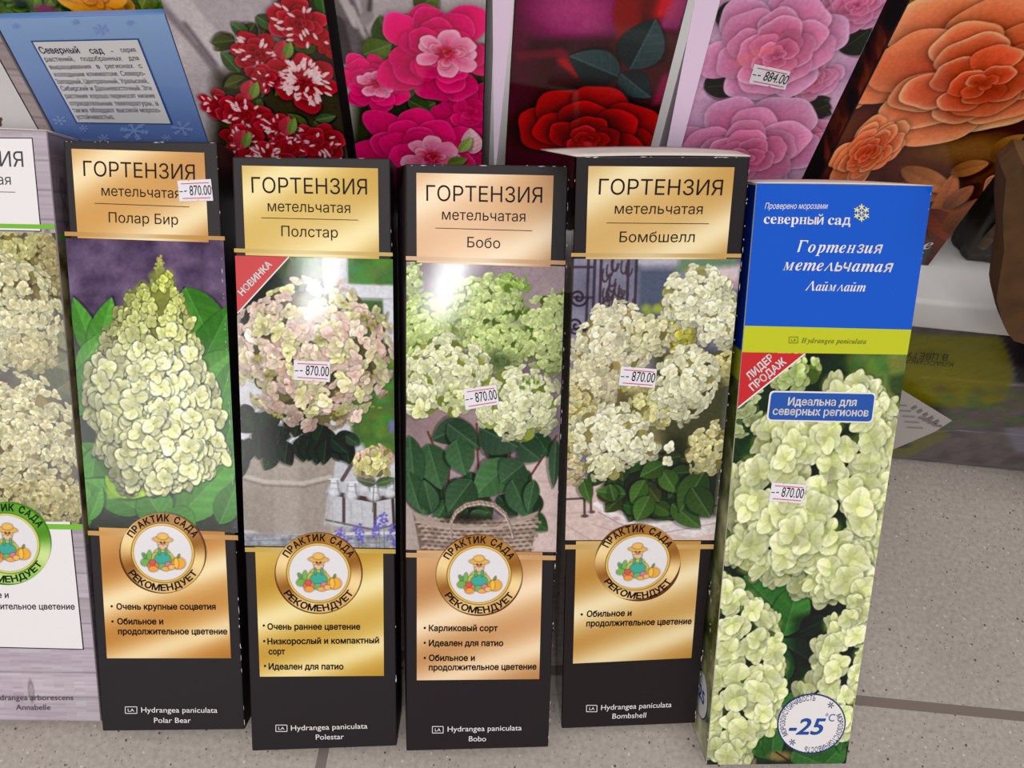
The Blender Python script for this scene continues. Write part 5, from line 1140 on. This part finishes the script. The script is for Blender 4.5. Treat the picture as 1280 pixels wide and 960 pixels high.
solid(C1_, 'text_panel', [(41.5, 52), (172, 49.2), (213.6, 153.8), (97, 152.2)], mat('panel_white', (206, 204, 206), rough=.5, k=KC), 4.2e-4, 'white text panel', parent=tp)
l = Letters(C1_.P)
l.line('Северный', (52, 66), (101, 65.6), 8, .012, 5.5e-4); l.line('сад', (114, 66.3), (131, 66), 7.6, .012, 5.5e-4); l.line('-', (140, 65.5), (143, 65.5), 6, 0, 5.5e-4); l.line('серия', (152.5, 64.5), (171, 64), 6, 0, 5.5e-4)
for t, a, b in (('растений, подобранных для', (58, 76), (175, 74.5)), ('выращивания в регионах с', (64, 85.7), (179, 84)), ('холодным климатом: Северо-', (69, 95), (183, 93.5)), ('Западный, Центральный, Уральский,', (72.5, 104), (186.5, 103)),
                ('Сибирский и Дальневосточный. Эти', (78.5, 112.7), (191, 112)), ('растения хорошо переносят низкие', (83.5, 122), (195, 121.5)), ('отрицательные температуры, а', (89, 131), (199, 131)), ('также обладают высокой морозо-', (93, 139.7), (202, 139.5))): l.words(t, a, b, 5.9, .0, 5.5e-4)
l.words('устойчивостью.', (97.5, 148), (144.5, 148), 5.9, .0, 5.5e-4, last=True)
l.build('lettering', mat('card_type', (26, 32, 66), rough=.6, spec=.1, k=KC), tp)

R6 = row_carton('flower_carton', -.2720, -.1815, TOPZ, 'flower carton with an orange bloom among green leaves, behind the blue card', mat('green_carton', (70, 96, 50), rough=.4, k=KB), Y=ROW_Y + .007, D=.04)
p = Picture(R6.P, R6.quad(.25), (84, 112, 54), 76); r = p.rng
p.mottle((62, 88, 40), (122, 150, 70), 12, 3, 1.6)
for i in range(60):
    x, y = -30 + r.random() * 240, -40 + r.random() * 70; a = r.random() * 6.3; p.leaf(x, y, x + 26 * math.cos(a), y + 20 * math.sin(a), 14, (70 + 50 * r.random(), 104 + 46 * r.random(), 46), vein=(150, 174, 96))
p.blob(58, 14, 14, 9, (140, 66, 104), .9, .4); p.blob(28, 6, 10, 8, (34, 44, 34), .8, .5); p.blob(20, 24, 12, 4, (120, 150, 76), .7, .5)
cx, cy = p.C(117, -4)
for k in range(7): p.petal(cx, cy, .3 + k * .9, 46, 26, (216, 128, 26), (240, 170, 60), .8, 1.57, .3, .45)
for k in range(5): p.petal(cx, cy, k * 1.25, 16, 7, (196, 110, 20), (226, 140, 30), .9, 1.57, .3, .45)
p.build('printed_photo', R6.root, KB, step=1.0)

R7 = row_carton('hydrangea_carton', -.352, -.2665, TOPZ, 'upright wood-look carton with a white panel, left of the blue card', mat('grey_wood_board', (150, 140, 142), rough=.5, k=KB), D=.04)
func_grid('wood_print', [(.0003, R7.h - .001, 1e-4), (R7.w - .0003, R7.h - .001, 1e-4), (R7.w - .0003, .001, 1e-4), (.0003, .001, 1e-4)], 120, 240, planks(64, 12, (176, 164, 164), (104, 94, 96), 2.0), KB, R7.root)
q = [(-60, 20), (-38, 0), (49, 163), (80, 222), (-60, 222)]
q1 = R7.P(49, 162); q2 = R7.P(0, 73)
xr = (q1[0] + q2[0]) / 2
for nm_, m_, z, e in (('panel_border', black_ink, 2e-4, 0), ('white_panel', mat('panel_white', (206, 204, 206), k=KC), 2.6e-4, .0006)):
    mesh(nm_, [(.008 + e, .03 + e, z), (xr - e, .03 + e, z), (xr - e, .15 - e, z), (.008 + e, .15 - e, z)], [(0, 1, 2, 3)], m_, R7.root)
l = Letters(R7.P)
for k in range(9): l.dot((-3 + 4 * math.sin(k * 2.4), 153 + 6 * math.cos(k * 1.7)), 2.6, 3.4e-4)
l.build('root_picture', mat('bark_ink', (92, 68, 52), k=KB), R7.root)

# ------------------------------------------------------------------ right end: sack under the shelf, kraft sack, root bundle
def sack():
    def ysurf(z): return .3010 + .036 * min(max((z - .075) / .075, 0), 1) ** 1.6
    def PX(x, y):
        Y = .301
        for _ in range(6): q = row_hit(x, y, Y); Y = ysurf(q[2])
        return np.array([q[0], q[2]])
    quad = [(1040, 395), (1420, 420), (1400, 606), (1000, 590)]
    p = Picture(PX, quad, (120, 112, 112), 81); r = p.rng; KS = 1.15
    p.mottle((86, 80, 84), (122, 112, 112), 30, 3, 1.4)
    p.poly([(1000, 400), (1250, 410), (1262, 450), (1264, 478), (1255, 500), (1230, 507), (1000, 507)], (128, 122, 40), 1, 2.5)
    p.poly([(1246, 405), (1420, 410), (1420, 482), (1270, 476), (1262, 440)], (58, 52, 56), 1, 2)
    for i in range(90): p.blob(1165 + r.random() * 130, 484 + r.random() * 52, 6 + r.random() * 8, 3 + r.random() * 4, (74 + 40 * r.random(), 84 + 44 * r.random(), 60 + 20 * r.random()), .5, .7)
    p.poly([(1255, 535), (1420, 515), (1420, 560), (1270, 565)], (136, 134, 152), .8, 4); p.poly([(1090, 545), (1160, 530), (1190, 545), (1110, 585)], (122, 122, 66), .8, 4); p.blob(1128, 556, 14, 9, (66, 68, 78), .8, .4)
    p.line([(1130, 541), (1200, 538), (1290, 545)], 2, (170, 166, 166), .6, 1); p.line([(1262, 478), (1300, 479)], 3, (170, 168, 172), .7, 1.5); p.line([(1150, 470), (1260, 476)], 2, (168, 162, 90), .5, 1.5)
    for (x, y) in ((1178, 571), (1215, 575), (1262, 575)): p.poly([(x - 12, y + 6), (x + 6, y - 10), (x + 12, y + 6)], (92, 84, 84), .7, 2)
    p.finish(); nx, ny = 150, 110
    S, T = np.meshgrid(np.linspace(0, 1, nx), np.linspace(0, 1, ny)); X = .175 + .42 * S
    t = T * 1.0; Z = .002 + .148 * (1 - T)
    Y = .3010 + .036 * np.clip((Z - .075) / .075, 0, 1) ** 1.6 + .004 * np.clip((.012 - Z) / .012, 0, 1) + .0035 * (noise2(ny, nx, 16, r, 3) - .5) + .012 * np.clip((np.abs(S - .5) * 2 - .85) / .15, 0, 1) ** 2
    pts = np.stack([X, Y, Z], -1); cols = p.sample(np.stack([X, Z], -1))
    root = empty('soil_sack', Matrix.Translation((.385, .36, 0)), 'printed olive and grey film sack lying upside down under the shelf', 'sack')
    off = np.array([.385, .36, 0])
    grid_mesh('film_front', pts - off, cols, KS, ink('film', rough=.32), root, smooth=True)
    V = []; N = 12
    for j in range(ny - 1, -1, -10): pass
    edge = [(pts[j, 0], pts[j, -1]) for j in range(0, ny, 9)] + [(pts[-1, 0], pts[-1, -1])]
    V, F = [], []
    for a, b in edge:
        for q in (a, b): V.append(q - off + [0, .0006, 0])
        V.append(np.array([b[0], .56, b[2]]) - off); V.append(np.array([a[0], .56, a[2]]) - off)
    for i in range(len(edge) - 1):
        k = 4 * i
        for u, v in ((1, 2), (2, 3), (3, 0)): F.append((k + u, k + v, k + 4 + v, k + 4 + u))
    F.append((0, 1, 2, 3)); k = 4 * (len(edge) - 1); F.append((k + 3, k + 2, k + 1, k))
    mesh('film_back', V, F, mat('sack_film', (72, 70, 48), rough=.4), root)
    L = Letters(PX); L.line('КЛАССИКА', (1188, 436), (1128, 432), 8.5, 0); L.line('В ЦВЕТУ', (1181, 424), (1130, 421), 8, 0)
    def lay(vs, dy):
        out = []
        for v in vs:
            x, z = v[0], v[1]; y = ysurf(z) - dy; out.append(np.array([x, y, z]) - off)
        return out
    mesh('film_lettering', lay(np.vstack(L.V), .003), L.F, mat('olive_black_ink', (34, 32, 22)), root)
    quad = [(1118, 482), (1190, 526), (1168, 540), (1116, 562)]
    q = [np.array(row_hit(x, y, .294)) - off for x, y in quad]
    lb = mesh('paper_label', q, [(3, 2, 1, 0)], mat('label_paper', (176, 168, 166), rough=.7, k=.9), root, label='white paper label with grey print')
    md = lb.modifiers.new('thick', 'SOLIDIFY'); md.thickness = .0004
    P2 = lambda x, y: (lambda q: np.array([q[0], q[2]]))(row_hit(x, y, .2935))
    L = Letters(P2)
    for i in range(5): L.rect((1140 + i * 7, 511 + i * 4.4), (1146 + i * 7, 508 + i * 4.4), 3.0)
    for i in range(4): L.rect((1148 + i * 6, 522 + i * 3), (1160 + i * 6, 524 + i * 3), 2.0)
    for i in range(5): L.rect((1122 + i * 3, 506 + i * 7), (1134 + i * 5, 507 + i * 7), .9)
    mesh('label_print', [np.array([v[0], .2932, v[1]]) - off for v in np.vstack(L.V)], L.F, mat('label_grey', (104, 98, 98), k=.6), lb)
sack()

def tube(path, radii, n=8):
    V, F = [], []; path = [np.array(q, float) for q in path]
    for i, q in enumerate(path):
        d = path[min(i + 1, len(path) - 1)] - path[max(i - 1, 0)]; d /= np.linalg.norm(d); u = np.cross(d, [0.3, 1, .2]); u /= np.linalg.norm(u); v = np.cross(d, u)
        for k in range(n): t = 2 * math.pi * k / n; V.append(q + radii[i] * (u * math.cos(t) + v * math.sin(t)))
    for i in range(len(path) - 1):
        for k in range(n): F.append((i * n + k, i * n + (k + 1) % n, (i + 1) * n + (k + 1) % n, (i + 1) * n + k))
    F.append(tuple(range(n))[::-1]); F.append(tuple(range((len(path) - 1) * n, len(path) * n)))
    return V, F

def kraft():
    pts = [(1251, 208), (1272, 190), (1400, 150), (1560, 640), (1390, 640), (1330, 470), (1290, 424), (1262, 415), (1254, 405), (1246, 386), (1240, 362), (1243, 338), (1249, 300), (1247, 255)]
    front = [row_hit(x, y, .2795) for x, y in pts]; zmin = min(q[2] for q in front)
    off = np.array([.40, .30, 0]); front = [np.array([q[0], .2795, max(q[2], .001)]) for q in front]; front[2] = np.array([.60, .2795, .27]); front[3] = np.array([.62, .2795, .001]); n = len(front); rg = np.random.default_rng(4)
    ce = np.mean(front, 0); V = []
    for s_, y in ((.985, -.006), (1.0, 0.0), (1.0, .004), (.985, .0105)):
        for q in front: p_ = ce + (q - ce) * s_; V.append(np.array([p_[0], .2795 + y, max(p_[2], .001)]) - off)
    F = [tuple(range(n))]
    for j in range(3): F += [(j * n + (i + 1) % n, j * n + i, (j + 1) * n + i, (j + 1) * n + (i + 1) % n) for i in range(n)]
    F.append(tuple(range(3 * n, 4 * n))[::-1])
    root = empty('paper_sack', Matrix.Translation(off), 'brown kraft paper sack standing in front of the shelf edge', 'sack')
    mesh('sack_body', V, F, mat('kraft_paper', (90, 67, 49), rough=.85, spec=.1, k=.9, bump=.4, bscale=90, var=.18), root)
    L = [row_hit(x, y, .2728) - off for x, y in ((1280, 200), (1296, 300), (1300, 420), (1304, 420), (1300, 300), (1284, 200))]
    mesh('folded_seam', L, [tuple(range(6))], mat('kraft_seam', (80, 58, 42), rough=.85, k=.9), root)
kraft()

def bundle():
    c = np.array([.272, .352, SHELF_Z]); rg = np.random.default_rng(8)
    root = empty('root_bundle', Matrix.Translation(c), 'bare-root twigs bundled in dark film beside the orange rose carton', 'plant')
    V, F = [], []; nu, nv = 20, 14
    for j in range(nv):
        t = j / (nv - 1); z = .001 + .115 * t; R = .021 * (math.sin(math.pi * min(.97, t * .8 + .16)) ** .5)
        for i in range(nu):
            a = 2 * math.pi * i / nu; k = 1 + .10 * math.sin(5 * a + 3 * t) + rg.normal(0, .03); V.append((R * k * math.cos(a), R * .8 * k * math.sin(a), z))
    for j in range(nv - 1): F += [(j * nu + i, j * nu + (i + 1) % nu, (j + 1) * nu + (i + 1) % nu, (j + 1) * nu + i) for i in range(nu)]
    F += [tuple(range(nu))[::-1], tuple(range((nv - 1) * nu, nv * nu))]
    mesh('film_wrap', V, F, mat('dark_film', (40, 34, 30), rough=.35, k=.8), root, smooth=True)
    for k in range(7):
        a = k * .95; x, y = .010 * math.cos(a), .009 * math.sin(a); pth = [(x, y, .05)] + [(x * (1 + .35 * i) + rg.normal(0, .002), y * (1 + .3 * i) - .002 * i, .075 + .022 * i) for i in range(1, 6)]
        v, f = tube(pth, [.0026, .0025, .0022, .002, .0017, .0013]); mesh('twig', v, f, mat('bark', (112, 96, 80), rough=.8, k=.8, bump=.5, bscale=300, var=.3), root, smooth=True)
    v, f = tube([(-.013, -.018, .02), (-.010, -.019, .06), (-.016, -.017, .10), (-.010, -.012, .135)], [.003, .0034, .003, .002]); mesh('twig', v, f, mat('bark', (112, 96, 80)), root, smooth=True)
bundle()
